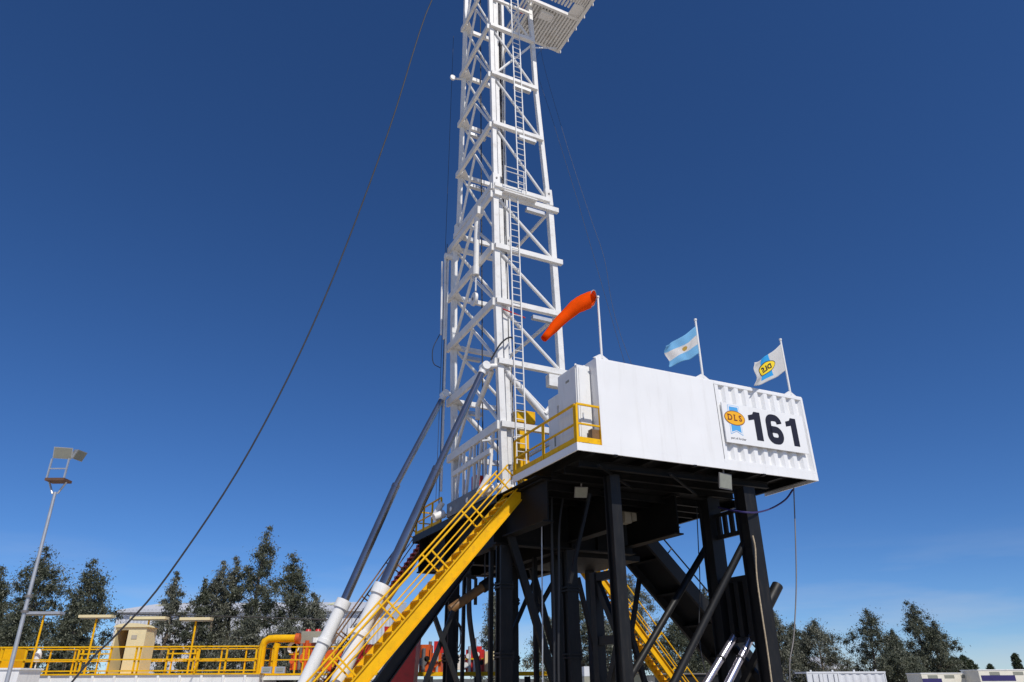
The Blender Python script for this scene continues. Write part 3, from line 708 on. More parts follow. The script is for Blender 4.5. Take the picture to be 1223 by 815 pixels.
# guide tubes beside the near and the far legs
for k, da in (('N', 0.275), ('K', -0.24)):
    mst(MB().bar(leg(k, ZTOP, True)+V((da,0.1,0)), leg(k, ZS0+0.6, True)+V((da,0.1,0)), 0.17, 0.17, up=(0,1,0)), 'guide_tube')
    mst(MB().bar(leg(k, ZS1-0.15, False)+V((da+0.02,0.1,0)), leg(k, 9.0, False)+V((da+0.02,0.1,0)), 0.19, 0.19, up=(0,1,0)), 'guide_tube')
LEV_U = [38.0, 34.75, 31.50, 28.28, 25.15, 21.62]
LEV_L = [21.18, 18.42, 15.78, 13.08, 10.48]
def face(levels, up, lower):
    tr = 0.062 if up else 0.075
    for i, z in enumerate(levels):
        n, r, l, k = (leg(c, z, up) for c in 'NRLK')
        A = V((1,0,0)); Bv = V((0,1,0))
        ovr = 0.0 if up else 0.34; ovl = 0.12 if up else 0.38
        # near-right girt: a channel set on the outer face of the legs
        mst(MB().channel(r+V((ovr,-0.15,0)), n+V((-0.12,-0.15,0)), 0.20, 0.20 if up else 0.23, 0.025), 'girt')
        # near-left girt: deep box
        mst(MB().bar(n+V((-0.16,-0.05,0)), l+V((-0.16,ovl,0)), 0.14, 0.30 if up else 0.34), 'girt')
        mst(MB().prism([(l.x-0.06,l.y,z-0.16),(l.x-0.06,l.y-0.75,z-0.16),(l.x+0.55,l.y,z-0.16)], (0,0,0.03)), 'gusset')
        mst(MB().bar(l+V((0,0.02,0)), k+V((0,0.02,0)), 0.16, 0.22), 'girt')
        if i % 2 == 0 and not up: mst(MB().bar(r+V((0,0.1,0)), k+V((0,-0.1,0)), 0.10, 0.14), 'girt')
        if i+1 < len(levels):
            z2 = levels[i+1]; n2, r2, l2, k2 = (leg(c, z2, up) for c in 'NRLK')
            mst(MB().tube(n+V((0.10,-0.02,-0.12)), r2+V((-0.08,-0.02,0.14)), tr, 8), 'brace')
            if up and i == 2: mst(MB().tube(r+V((-0.08,0.06,-0.12)), n2+V((0.10,0.06,0.14)), tr, 8), 'brace')
            m = lerp(n, l, 0.52)
            mst(MB().tube(m+V((-0.02,0,-0.15)), n2+V((-0.02,0.12,0.15)), tr, 8), 'brace')
            mst(MB().tube(m+V((-0.02,0,-0.15)), l2+V((-0.02,-0.10,0.15)), tr, 8), 'brace')
            mst(MB().tube(l+V((0.08,0,-0.12)), k2+V((-0.08,0,0.12)), tr, 8), 'brace')
face(LEV_U, True, 0); face(LEV_L, False, 0)
# fluorescent boxes under some girts
for z, up in ((28.0, True), (24.9, True), (20.85, False), (15.45, False)):
    r = leg('R', z, up); mst(MB().box((r.x-1.35, 5.60, z-0.20), (r.x-0.45, 5.80, z-0.04)), 'light_box', 'galvanised')
for z, up in ((28.0, True), (24.85, True), (15.5, False), (12.8, False)):
    l = leg('L', z, up); mst(MB().box((l.x+0.45, l.y-0.12, z-0.24), (l.x+1.35, l.y+0.10, z-0.08)), 'light_box', 'galvanised')
# big knee brace tube and gusset on the lower right face, legs' feet
n, r = leg('N', 12.9, False), leg('R', 10.3, False)
mst(MB().tube(n+V((0.35,0.02,-0.2)), r+V((0.3,0.02,-0.3)), 0.13, 12), 'knee_brace')
mst(MB().tube(leg('L', 12.9, False)+V((0.2,0,0)), leg('K', 10.5, False), 0.12, 12), 'knee_brace')
l, n = leg('L', 12.6, False), leg('N', 10.6, False)
mst(MB().path([leg('N', 12.9, False)+V((-0.1,0.5,0)), lerp(n, l, 0.42)+V((-0.1,0,0.5)), lerp(n, l, 0.42)+V((-0.1,0,-0.1))], 0.11, 10), 'knee_brace')
mst(MB().tube(leg('R', 12.4, False)+V((0.1,-0.05,0)), leg('R', 11.2, False)+V((-0.9,-0.05,0)), 0.11, 10), 'knee_brace')
mst(MB().box((2.25,5.55,12.35),(3.0,5.85,12.85)), 'bracket_box'); 
# hanging jack tube on the left face and the tube bundle along the left leg
mst(MB().tube(V((-0.32, 7.25, 20.9)), V((-0.32, 7.25, 18.1)), 0.13, 12), 'hanging_jack')
mst(MB().tube(V((-0.32, 7.25, 18.1)), V((-0.32, 7.25, 17.7)), 0.16, 12), 'jack_collar')
mst(MB().tube(V((-0.32, 7.25, 17.7)), V((-0.32, 7.25, 16.9)), 0.05, 8), 'jack_rod', 'galvanised')
mst(MB().tube(V((-0.40, 7.35, 16.55)), V((-0.28, 7.35, 16.55)), 0.30, 18), 'sheave')
mst(MB().tube(V((-0.42, 7.35, 16.55)), V((-0.26, 7.35, 16.55)), 0.07, 10), 'sheave_hub', 'grey_steel')
for da, r_, z0, z1, m in ((-0.42,0.07,20.6,16.2,'white_steel'), (-0.28,0.055,20.8,9.0,'white_steel'), (-0.58,0.05,20.4,16.4,'white_steel'), (-0.36,0.018,21.5,8.5,'cable'), (-0.50,0.012,36,8.6,'cable')):
    mst(MB().tube(V((da, 10.95, z0)), V((da+0.1, 10.95, z1)), r_, 8), 'line_tube', m)
mst(MB().path(smooth([(-0.55,10.95,16.4),(-0.85,10.95,15.6),(-0.80,10.95,14.9),(-0.45,10.95,14.7)]), 0.02, 6), 'hose_loop', 'rubber')
# standpipes, cables and travelling lines inside
for a, b, r_, z0, z1, m in ((0.72,6.1,0.06,13.6,8.2,'white_steel'),(0.86,6.15,0.04,14.2,8.2,'galvanised'),(0.62,6.05,0.03,13.4,8.2,'grey_steel'),(0.98,6.2,0.03,13.2,8.2,'grey_steel'),
                           (1.25,7.2,0.022,38,10,'cable'),(1.33,7.2,0.022,38,10,'cable'),(1.55,8.9,0.03,38,9,'cable'),(1.15,7.6,0.05,38,22,'cable'),(1.05,9.3,0.03,38,9,'cable')):
    mst(MB().tube(V((a+(-0.02)*(z0-z1), b, z0)), V((a, b, z1)), r_, 8), 'line_pipe', m)
mst(MB().path(smooth([(-0.25,5.75,13.05),(0.1,5.6,13.75),(0.45,5.6,14.1),(0.8,5.9,14.25),(1.0,6.1,14.0)]), 0.035, 8), 'hose_loop', 'rubber')
mst(MB().tube((0.25,5.68,16.3-0.9),(1.25,5.66,16.1-0.9), 0.03, 6), 'tie_bar', 'red_paint')
p = leg('L', 31.3, True); mst(MB().bar(p, p+V((-0.55,0.15,-0.05)), 0.08, 0.08), 'sheave_arm')
mst(MB().tube(p+V((-0.60,0.05,-0.05)), p+V((-0.60,0.16,-0.05)), 0.15, 14), 'sheave')
# splice-level head beam and jack head
n, r, l = leg('N', 21.0, False), leg('R', 21.0, False), leg('L', 21.0, False)
mst(MB().box((-0.45, 6.9, 20.75), (-0.14, 7.6, 21.15)), 'jack_head')
mst(MB().tube(l+V((-0.45,0.1,-0.3)), l+V((0.25,0.1,-0.3)), 0.16, 10), 'jack_head')
# ladder, two flights, each rung its own piece
def ladder(z0, z1, a0, a1, b, w=0.40):
    la = lambda z: a0 + (a1-a0)*(z-z0)/(z1-z0)
    ld = mst(MB().bar((a0, b, z0), (a1, b, z1), 0.045, 0.045, up=(0,1,0)), 'ladder')
    mst(MB().bar((a0+w, b, z0), (a1+w, b, z1), 0.045, 0.045, up=(0,1,0)), 'ladder_rail', parent=ld)
    n = int((z1-z0)/0.32)
    for i in range(n):
        z = z0 + 0.16 + i*0.32; mst(MB().tube((la(z)+0.02, b, z), (la(z)+w-0.02, b, z), 0.018, 6), 'rung', parent=ld)
pA, pB = pb(621.5, 228, 5.62), pb(611, 2, 5.62)
ladder(pA.z, pB.z+2.5, pA.x-0.10, pB.x-0.10, 5.62)
pA, pB = pb(617, 505, 5.60), pb(608.5, 232, 5.60)
ladder(pA.z-1.6, pB.z, pA.x, pB.x, 5.60)
gq = pb(602.5, 226, 5.5)
for z in (0.0, 0.5, 1.0, 1.25):
    mst(MB().tube((gq.x, 5.45, gq.z+z), (gq.x+0.95, 5.45, gq.z+z), 0.02, 6), 'guard_rail')
for a in (0, 0.95): mst(MB().tube((gq.x+a, 5.45, gq.z-0.1), (gq.x+a, 5.45, gq.z+1.27), 0.022, 6), 'guard_post')
mst(MB().box((gq.x-0.05, 5.40, gq.z-0.16), (gq.x+1.6, 5.80, gq.z-0.11)), 'rest_platform')
# racking board in front of the mast
RZ = 34.30
RB = mst(MB().box((1.0, 7.85, RZ), (4.70, 8.0, RZ+0.16)), 'racking_board')
def rb(mb, name, m='white_steel'): return mst(mb, name, m, RB)
rb(MB().box((4.71, 2.4, RZ-0.03), (4.88, 8.0, RZ+0.16)), 'board_edge')
rb(MB().box((0.85, 2.4, RZ-0.02), (0.99, 5.6, RZ+0.16)), 'board_edge')
rb(MB().box((1.0, 5.48, RZ-0.06), (4.70, 5.62, RZ+0.14)), 'board_beam')
rb(MB().box((1.0, 2.4, RZ-0.05), (4.70, 2.55, RZ+0.14)), 'board_beam')
rb(MB().box((2.10, 5.63, RZ+0.10), (4.70, 7.84, RZ+0.13)), 'board_plate')
rb(MB().box((1.0, 2.56, RZ+0.10), (4.70, 4.75, RZ+0.13)), 'board_plate')
for i in range(18):
    a = 1.42 + i*0.185; rb(MB().box((a, 5.64, RZ-0.02), (a+0.085, 7.83, RZ+0.099)), 'board_slat')
for i in range(26):
    a = 1.08 + i*0.14; rb(MB().box((a, 2.57, RZ+0.03), (a+0.055, 4.74, RZ+0.099)), 'board_slat')
for i in range(9):
    a = 2.2 + i*0.2; rb(MB().box((a, 4.76, RZ+0.02), (a+0.10, 5.14, RZ+0.12)), 'finger')
rb(MB().box((4.05, 4.76, RZ+0.06), (4.70, 5.47, RZ+0.10)), 'board_plate')
for i in range(7):
    b = 2.6+i*0.88; rb(MB().bar((4.92, b, RZ-0.10), (4.92, b, RZ+1.2), 0.06, 0.06), 'board_post')
for z in (0.6, 1.2): rb(MB().bar((4.92, 2.4, RZ+z), (4.92, 8.0, RZ+z), 0.045, 0.045), 'board_rail')
rb(MB().box((2.55, 5.75, RZ-0.30), (3.3, 6.15, RZ-0.04)), 'board_winch')
rb(MB().box((1.55, 6.2, RZ-0.26), (1.70, 6.35, RZ-0.03)), 'red_lamp', 'red_paint')
rb(MB().box((2.2, 6.5, RZ-0.34), (2.5, 6.8, RZ-0.05)), 'floodlight', 'grey_steel')
rb(MB().bar(leg('R', 31.6, True)+V((0.1,0.3,0)), (4.6, 7.7, RZ-0.05), 0.06, 0.06), 'board_strut')
rb(MB().bar(leg('R', 33.6, True)+V((0.05,-0.05,0)), leg('N', 33.6, True)+V((0.1,-0.05,0)), 0.14, 0.14), 'board_support')
rb(MB().bar(leg('R', 34.2, True)+V((0.1,0.3,0)), leg('K', 34.2, True)+V((0.1,0,0)), 0.12, 0.12), 'board_support')

# base frame and hinge pins at the mast foot
mst(MB().box((-0.10, 6.3, DZ+0.05), (0.10, 10.4, DZ+0.62)), 'base_frame', 'grey_steel')
mst(MB().box((2.95, 6.3, DZ+0.05), (3.15, 10.4, DZ+0.62)), 'base_frame', 'grey_steel')
for (b, z) in ((6.6, 0.33), (9.9, 0.33), (8.2, 0.33)):
    mst(MB().tube((-0.13, b, DZ+z), (-0.101, b, DZ+z), 0.10, 12), 'pin', 'white_steel')
for b in (5.9, 10.75):
    for a in (0.42, 3.13):
        mst(MB().box((a-0.22, b-0.2, DZ), (a+0.22, b+0.2, DZ+0.45)), 'foot_shoe')
        mst(MB().tube((a-0.34, b, DZ+0.36), (a+0.34, b, DZ+0.36), 0.15, 12), 'hinge_pin')
        mst(MB().tube((a-0.5, b, DZ+0.3), (a-0.95, b, DZ+0.1), 0.17, 12), 'lock_ram')
        mst(MB().tube((a-0.45, b+0.4, DZ+0.85), (a-0.75, b+0.6, DZ+0.2), 0.13, 10), 'lock_ram')
for i in range(7):
    b = 6.5 + i*0.55; mst(MB().bar((0.05+0.12*(i%2), b, DZ+0.63), (0.18, b+0.1*(1 if i%2 else -1), 10.3), 0.10, 0.10), 'base_strut')
mst(MB().bar((0.1,6.4,9.6),(0.1,10.3,9.6), 0.14, 0.2), 'base_girt')
mst(MB().bar((-0.2,6.6,10.0),(1.2,5.6,10.1), 0.06, 0.06), 'tie_bar')

# ------------------------------------------------------------------ raising cylinders
def ram(label, b, top, brk, bar_top, foot):
    pt, pk, pm = pb(*top, b), pb(*brk, b), pb(*bar_top, b)
    d = (pt - pm).normalized(); foot_p = pm - d*((pm.z-0.35)/d.z)
    root = empty('raising_cylinder', label, 'cylinder', (foot_p.x, b, 0), group='mast raising cylinders')
    build(MB().tube(foot_p, pm, 0.235, 20), 'barrel', 'white_paint', root)
    build(MB().tube(pm-d*0.30, pm+d*0.02, 0.29, 20), 'gland', 'white_paint', root)
    pmid = pm-d*1.55
    build(MB().tube(pmid-d*0.07, pmid+d*0.07, 0.285, 20), 'clamp_band', 'white_paint', root)
    build(MB().box((pmid.x-0.42, b-0.06, pmid.z-0.02), (pmid.x-0.22, b+0.06, pmid.z+0.14)), 'clamp_lug', 'white_paint', root)
    build(MB().tube(pm+d*0.02, pk, 0.165, 20), 'lower_rod', 'chrome', root)
    build(MB().tube(pk-d*0.10, pk+d*0.04, 0.175, 20), 'rod_gland', 'chrome', root)
    build(MB().tube(pk, pt, 0.125, 20), 'upper_rod', 'chrome', root)
    build(MB().tube(pt-V((0.0,0.2,0)), pt+V((0,0.2,0)), 0.17, 14).tube(pt-d*0.35, pt, 0.15, 12), 'rod_eye', 'white_steel', root)
    build(MB().box((foot_p.x-0.3, b-0.3, 0), (foot_p.x+0.3, b+0.3, 0.5)), 'foot_bracket', 'black_paint', root)
    build(MB().tube(pt, pt+V((0.55 if b > 8 else 0.5, 0, 0.12)), 0.10, 10), 'mast_lug', 'white_steel', root)
ram('far chrome and white raising cylinder, the left one of the pair', 10.75, (531, 471), (473, 580), (411, 718), None)
ram('near chrome and white raising cylinder partly behind the yellow stairs', 5.9, (579, 438), (522, 560), (457, 700), None)

# ------------------------------------------------------------------ chrome rams by the right posts
for k, (bb, u0, v0, u1, v1, u2, v2, lab) in enumerate(((1.45, 870, 815, 901, 754, 929, 700, 'right-hand polished ram with dark upper barrel between the right posts'),
                                                       (2.05, 846, 812, 879, 757, 905, 712, 'left-hand polished ram leaning against the slatted panel of the right posts'))):
    p, q = pb(u0, v0, bb), pb(u1, v1, bb); d = (q-p).normalized(); foot = p - d*((p.z-0.1)/d.z)
    top = pb(u2, v2, bb); top = q + d*((top-q).length)
    root = empty('leg_ram', lab, 'cylinder', (foot.x, bb, 0), group='rams by the right posts')
    build(MB().tube(foot, q, 0.115, 16), 'rod', 'chrome_bright', root)
    mid = lerp(p, q, 0.45); build(MB().tube(mid-d*0.03, mid+d*0.03, 0.14, 16), 'strap', 'rubber', root)
    build(MB().tube(q, top, 0.19, 16), 'barrel', 'black_paint', root)
    build(MB().box((foot.x-0.25, bb-0.2, 0), (foot.x+0.25, bb+0.2, 0.25)), 'foot_bracket', 'black_paint', root)

# ------------------------------------------------------------------ V-door ramp
p, q = pb(772, 632, 6.7), pb(878, 757, 6.7)
rt_, rbm = ext(p, q, 7.65), ext(p, q, 0.35)
VR = empty('pipe_ramp', 'wide black pipe ramp sloping down to the right from the drill floor', 'ramp', (rbm.x, 7.7, 0))
d = (rt_-rbm).normalized(); nrm = V((-d.z, 0, d.x)); nrm = nrm if nrm.z > 0 else -nrm
for b in (6.7, 8.9):
    c0, c1 = V((rbm.x, b, rbm.z)), V((rt_.x, b, rt_.z)); build(MB().channel(c0-nrm*0.25, c1-nrm*0.25, 0.16, 0.5, 0.03, up=nrm), 'side_beam', 'black_paint', VR)
    build(MB().tube(c0+nrm*0.33, c1+nrm*0.33, 0.03, 6), 'side_rail', 'black_paint', VR)
    for i in range(9):
        t = 0.05+i*0.11; build(MB().tube(lerp(c0, c1, t), lerp(c0, c1, t)+nrm*0.33, 0.025, 6), 'rail_stub', 'black_paint', VR)
for i in range(6):
    t0, t1 = i/6, (i+1)/6-0.003; pq0, pq1 = lerp(rbm, rt_, t0), lerp(rbm, rt_, t1)
    build(MB().bar(pq0+V((0,1.1,0))-nrm*0.20, pq1+V((0,1.1,0))-nrm*0.20, 2.0, 0.03, nrm), 'ramp_plate', 'dark_under', VR)
    build(MB().bar(pq0+V((0,0.1,0))-nrm*0.32, pq0+V((0,2.1,0))-nrm*0.32, 0.10, 0.18, nrm), 'cross_rib', 'dark_under', VR)
build(MB().box((rbm.x-0.3, 6.6, 0), (rbm.x+1.2, 9.0, 0.33)), 'foot_block', 'black_paint', VR)

# ------------------------------------------------------------------ floor equipment
DK = empty('iron_roughneck', 'yellow floor machine standing behind the landing railing', 'machine', (2.1, 6.9, DZ))
pq = pb(640, 545, 6.6)
for (lo, hi, nm) in (((1.3,6.3,DZ),(2.9,7.2,DZ+0.5),'base'),((1.5,6.4,DZ+0.501),(2.7,7.0,DZ+1.2),'body'),((1.35,6.45,DZ+1.6),(1.75,6.85,DZ+3.2),'column'),((1.2,6.35,DZ+3.201),(2.0,6.95,DZ+3.7),'head'),((1.3,6.3,DZ+1.201),(2.9,7.1,DZ+1.6),'frame')):
    build(MB().box(lo, hi), nm, 'yellow_paint', DK)
build(MB().tube((2.2,6.28,DZ+0.9),(2.2,6.39,DZ+0.9),0.26,16), 'gauge_drum', 'brown_pipe', DK)
for a in (1.45, 2.75): build(MB().tube((a,6.25,DZ+0.5),(a,6.25,DZ+1.7),0.04,8), 'guard_post', 'yellow_paint', DK)
HK = empty('red_hook_block', 'dark red block hanging low inside the mast foot', 'block', (0.6, 8.8, DZ+0.5))
build(MB().box((0.40,8.6,DZ+0.55),(0.75,9.0,DZ+1.5)), 'block_body', 'red_paint', HK); build(MB().tube((0.575,8.8,DZ+1.5),(0.575,8.8,DZ+4.5),0.02,6), 'line', 'cable', HK)
build(MB().tube((0.575,8.8,DZ+0.55),(0.575,8.8,DZ),0.08,10), 'hook', 'grey_steel', HK)

# floodlights under the floor
def flood(label, c, facing, s=1.0, m_body='grey_steel'):
    root = empty('floodlight', label, 'floodlight', c, group='floodlights under the drill floor')
    f = V(facing).normalized(); c = V(c); sd = f.cross(V((0,0,1))).normalized(); u = sd.cross(f)
    w, h, dp = 0.30*s, 0.26*s, 0.16*s
    back = [c-f*dp+sd*x*w*0.6+u*z*h*0.6 for x, z in ((-1,-1),(1,-1),(1,1),(-1,1))]; fr = [c+sd*x*w+u*z*h for x, z in ((-1,-1),(1,-1),(1,1),(-1,1))]
    build(MB().add(back+fr, [(0,3,2,1),(4,5,6,7),(0,1,5,4),(1,2,6,5),(2,3,7,6),(3,0,4,7)]), 'housing', m_body, root)
    gl = [p+f*0.012 for p in (c+sd*x*w*0.9+u*z*h*0.88 for x, z in ((-1,-1),(1,-1),(1,1),(-1,1)))]
    build(MB().prism([p-f*0.011 for p in gl], f*0.012), 'lens', 'lamp_glass', root)
    build(MB().tube(c-f*dp*0.5+u*h*0.85, c-f*dp*0.5+u*(h+0.25*s), 0.03, 6), 'bracket', m_body, root)
    return root
flood('square floodlight hanging under the white fascia left of the right posts', pb(866.5, 575, 0.15), (0.1, -0.95, -0.12), 1.0)
flood('small floodlight hanging in the dark under the landing', pb(694, 590, 2.9)+V((0,0,0.05)), (-0.3, -0.8, -0.6), 0.75)
flood('small floodlight just right of the top of the yellow stairs', pb(633, 603, 4.3), (-0.3, -0.8, -0.7), 0.7)
flood('dark floodlight below the right edge of the drill floor', pb(805, 622, 7.8), (0.6, -0.5, -0.5), 0.85, 'black_paint')
# cream boxes under the floor
for k, (u, v, w) in enumerate(((746, 610, 0.30), (757.5, 608, 0.55))):
    p = pb(u, v, 5.2); x = [('narrow cream junction box under the drill floor', 'wide cream junction box under the drill floor')][0][k]
    root = empty('junction_box', x, 'box', (p.x, 5.2, p.z-0.5))
    build(MB().box((p.x-w/2, 5.0, p.z-0.5), (p.x+w/2, 5.4, p.z+0.55)), 'box_body', 'beige_panel', root)
    build(MB().box((p.x-w/2+0.04, 4.985, p.z-0.44), (p.x+w/2-0.04, 4.999, p.z+0.3)), 'door', 'beige_panel', root)
    build(MB().bar((p.x, 5.3, p.z+0.551), (p.x, 5.3, 7.66), 0.06, 0.06), 'hanger', 'black_paint', root)
# brown arm at the left
p, q = pb(547, 722, 8.5), pb(576, 702, 8.5)
TA = empty('brown_pipe_arm', 'brown pipe arm with clamp between the two left columns', 'pipe', (p.x, 8.5, p.z))
build(MB().tube(p+(p-q)*0.3, q, 0.17, 14), 'pipe', 'brown_pipe', TA); build(MB().tube(q, q+(q-p).normalized()*0.42, 0.22, 14), 'pipe_end', 'black_paint', TA)
build(MB().tube(lerp(p,q,0.72)-V((0,0,0.45)), lerp(p,q,0.72)+V((0,0,0.5)), 0.07, 8), 'clamp', 'black_paint', TA); build(MB().bar(lerp(p,q,0.72)+V((0,0,0.5)), lerp(p,q,0.72)+V((-0.6,0,0.65)), 0.12, 0.12), 'clamp_arm', 'black_paint', TA)
build(MB().tube(q+V((0.1,0,0)), q+V((0.1,0,3.0)), 0.03, 6), 'sling', 'cable', TA)

# hoses and lines
def hose(name, label, pts, r, m, cat):
    pts = [V(p) for p in pts]
    # Catmull-Rom through the points
    out = []
    P = [pts[0]*2-pts[1]] + pts + [pts[-1]*2-pts[-2]]
    for i in range(1, len(P)-2):
        for k in range(6):
            t = k/6; a, b, c, e = P[i-1], P[i], P[i+1], P[i+2]
            out.append(0.5*((2*b) + (c-a)*t + (2*a-5*b+4*c-e)*t*t + (3*b-a-3*c+e)*t**3))
    out.append(pts[-1])
    return single(MB().path(out, r, 6), name, m, label, cat, pts[-1])
hose('hanging_hose', 'thin grey line hanging from the right corner of the platform to the ground', [pb(948,583,1.0), pb(950,640,1.0), pb(951,700,1.0), pb(948,760,1.0), pb(943,800,1.0), V((pb(938,815,1.0).x,1.0,0.03))], 0.022, 'grey_steel', 'cable')
hose('slack_cable', 'dark blue cable sagging from the right platform corner to the right posts', [pb(947,585,1.0), pb(938,597,1.0), pb(922,607,0.9), pb(905,612,0.45), pb(889,612,0.42), pb(870,609,1.2), pb(858,606,2.2)], 0.032, 'navy', 'cable')
hose('tail_rope', 'pale rope trailing down the rightmost black post', [pb(899,640,0.42), pb(902,655,0.40), pb(904,690,0.46), pb(911,740,0.42), pb(917,780,0.46), V((pb(920,815,0.42).x,0.40,0.04))], 0.026, 'rope', 'rope')
hose('drop_cable', 'thin dark cable hanging left of the right posts', [pb(832,606,3.0), pb(834,650,3.0), pb(836,700,3.0), pb(835,760,3.0), pb(842,800,2.9), pb(850,808,2.8)], 0.018, 'rubber', 'cable')
for k, (u0, u1, bb, r_, lab) in enumerate(((647, 648, 4.2, 0.022, 'thin steel line hanging left of the pipe bundle'), (659, 662, 4.3, 0.045, 'thick hose hanging beside the thin steel line'), (668, 667, 4.1, 0.04, 'grey hose curving down in front of the near columns'))):
    hose('hanging_hose', lab, [pb(u0+(6 if k==2 else 0),585,bb), pb(u0,630,bb), pb(lerp(V((u0,0,0)),V((u1,0,0)),0.5).x,700,bb), pb(u1,760,bb), pb(u1,800,bb), V((pb(u1,815,bb).x,bb,0.04))], r_, 'rubber' if k else 'galvanised', 'hose')
hose('flow_hose', 'thick black hose curving down between the left columns', [pb(560,680,9.0), pb(560,715,9.0), pb(561,740,9.0), pb(566,775,9.0), pb(571,800,9.0), V((pb(575,815,9.0).x,9.0,0.09))], 0.10, 'rubber', 'hose')
for i, k in enumerate((0, 6, 11)):
    hose('hose_coil_loop', ('outer','middle','inner')[i]+' loop of black cable hung on the leftmost column', [pb(545,740,10.2), pb(552-k*0.25,752,10.2), pb(553-k*0.3,768,10.2), pb(549-k*0.2,785-k,10.2), pb(545,778-k,10.2)], 0.02, 'rubber', 'cable')

# guy lines
def guy(name, label, pix, p_start, p_end, r, m='cable'):
    n = (V((p_end.x-p_start.x, p_end.y-p_start.y, 0))).cross(V((0,0,1))).normalized()
    pts = [to_rig(_pl(u, v, p_start, n)) for u, v in pix]
    return hose(name, label, [to_rig(p_start)] + pts + [to_rig(p_end)], r, m, 'guy line')
st = to_world(leg('L', 38.5, True)+V((-0.1,0.1,0)))
en = CAM + ray(60, 822)*(36/ray(60, 822).y); en = py(40, 850, 27); en.z = 0.02
guy('guy_line', 'thick dark guy line sweeping from the mast top down to the left', [(516,0),(462,163),(387,358),(300,535),(200,688),(140,757),(105,792)], st, en, 0.035)
for k, (pp, lab) in enumerate((([(646,60),(676,170),(706,262),(722,310),(741,400)], 'right-hand thin line hanging from the racking board behind the doghouse'), ([(640,75),(662,150),(690,240),(700,275)], 'left-hand thin line hanging from the racking board behind the doghouse'))):
    s_ = to_world((4.4-k*0.3, 7.6, RZ)); e_ = to_world((7.4-k*1.2, 4.0, DZ+0.02))
    guy('guy_line', lab, pp, s_, e_, 0.008, 'cable')

# ------------------------------------------------------------------ trees
def leaf_mesh(name, clumps, leaf, per, seed, m, base):
    """clumps: (centre, radius); every leaf a small drooping rhomb"""
    rg = np.random.default_rng(seed); C = np.array([c for c, r in clumps]); Rr = np.array([r for c, r in clumps])
    idx = np.repeat(np.arange(len(C)), per); n = len(idx)
    u = rg.normal(size=(n, 3)); u /= np.linalg.norm(u, axis=1, keepdims=True)
    rad = rg.random(n)**0.45
    pos = C[idx] + u*np.minimum(np.abs(rg.normal(0, 0.66, n)), 1.7)[:, None]*Rr[idx][:, None]*np.array([1, 1, 0.9])
    d = rg.normal(size=(n, 3))*0.75 + np.array([0, 0, -0.75]) + u*0.5; d /= np.linalg.norm(d, axis=1, keepdims=True)
    s = np.cross(d, rg.normal(size=(n, 3))); s /= np.linalg.norm(s, axis=1, keepdims=True)
    ln = leaf*(0.6+0.8*rg.random(n))[:, None]; wd_ = ln*0.30
    v = np.stack([pos-d*ln*0.5, pos+s*wd_*0.5, pos+d*ln*0.5, pos-s*wd_*0.5], 1).reshape(-1, 3)
    me = bpy.data.meshes.new(name); me.vertices.add(4*n); me.vertices.foreach_set('co', (v-np.array(base)).astype(np.float32).ravel())
    me.loops.add(4*n); me.loops.foreach_set('vertex_index', np.arange(4*n, dtype=np.int32))
    me.polygons.add(n); me.polygons.foreach_set('loop_start', np.arange(0, 4*n, 4, dtype=np.int32)); me.polygons.foreach_set('loop_total', np.full(n, 4, dtype=np.int32))
    tone = np.clip(rg.normal(0.45, 0.22, n) + rg.normal(0, 0.12, len(C))[idx], 0, 1)
    at = me.attributes.new('tone', 'FLOAT', 'FACE'); at.data.foreach_set('value', tone.astype(np.float32))
    me.update(); me.validate(); me.materials.append(MATS[m]); return me
TREES = 'trees behind the yard'
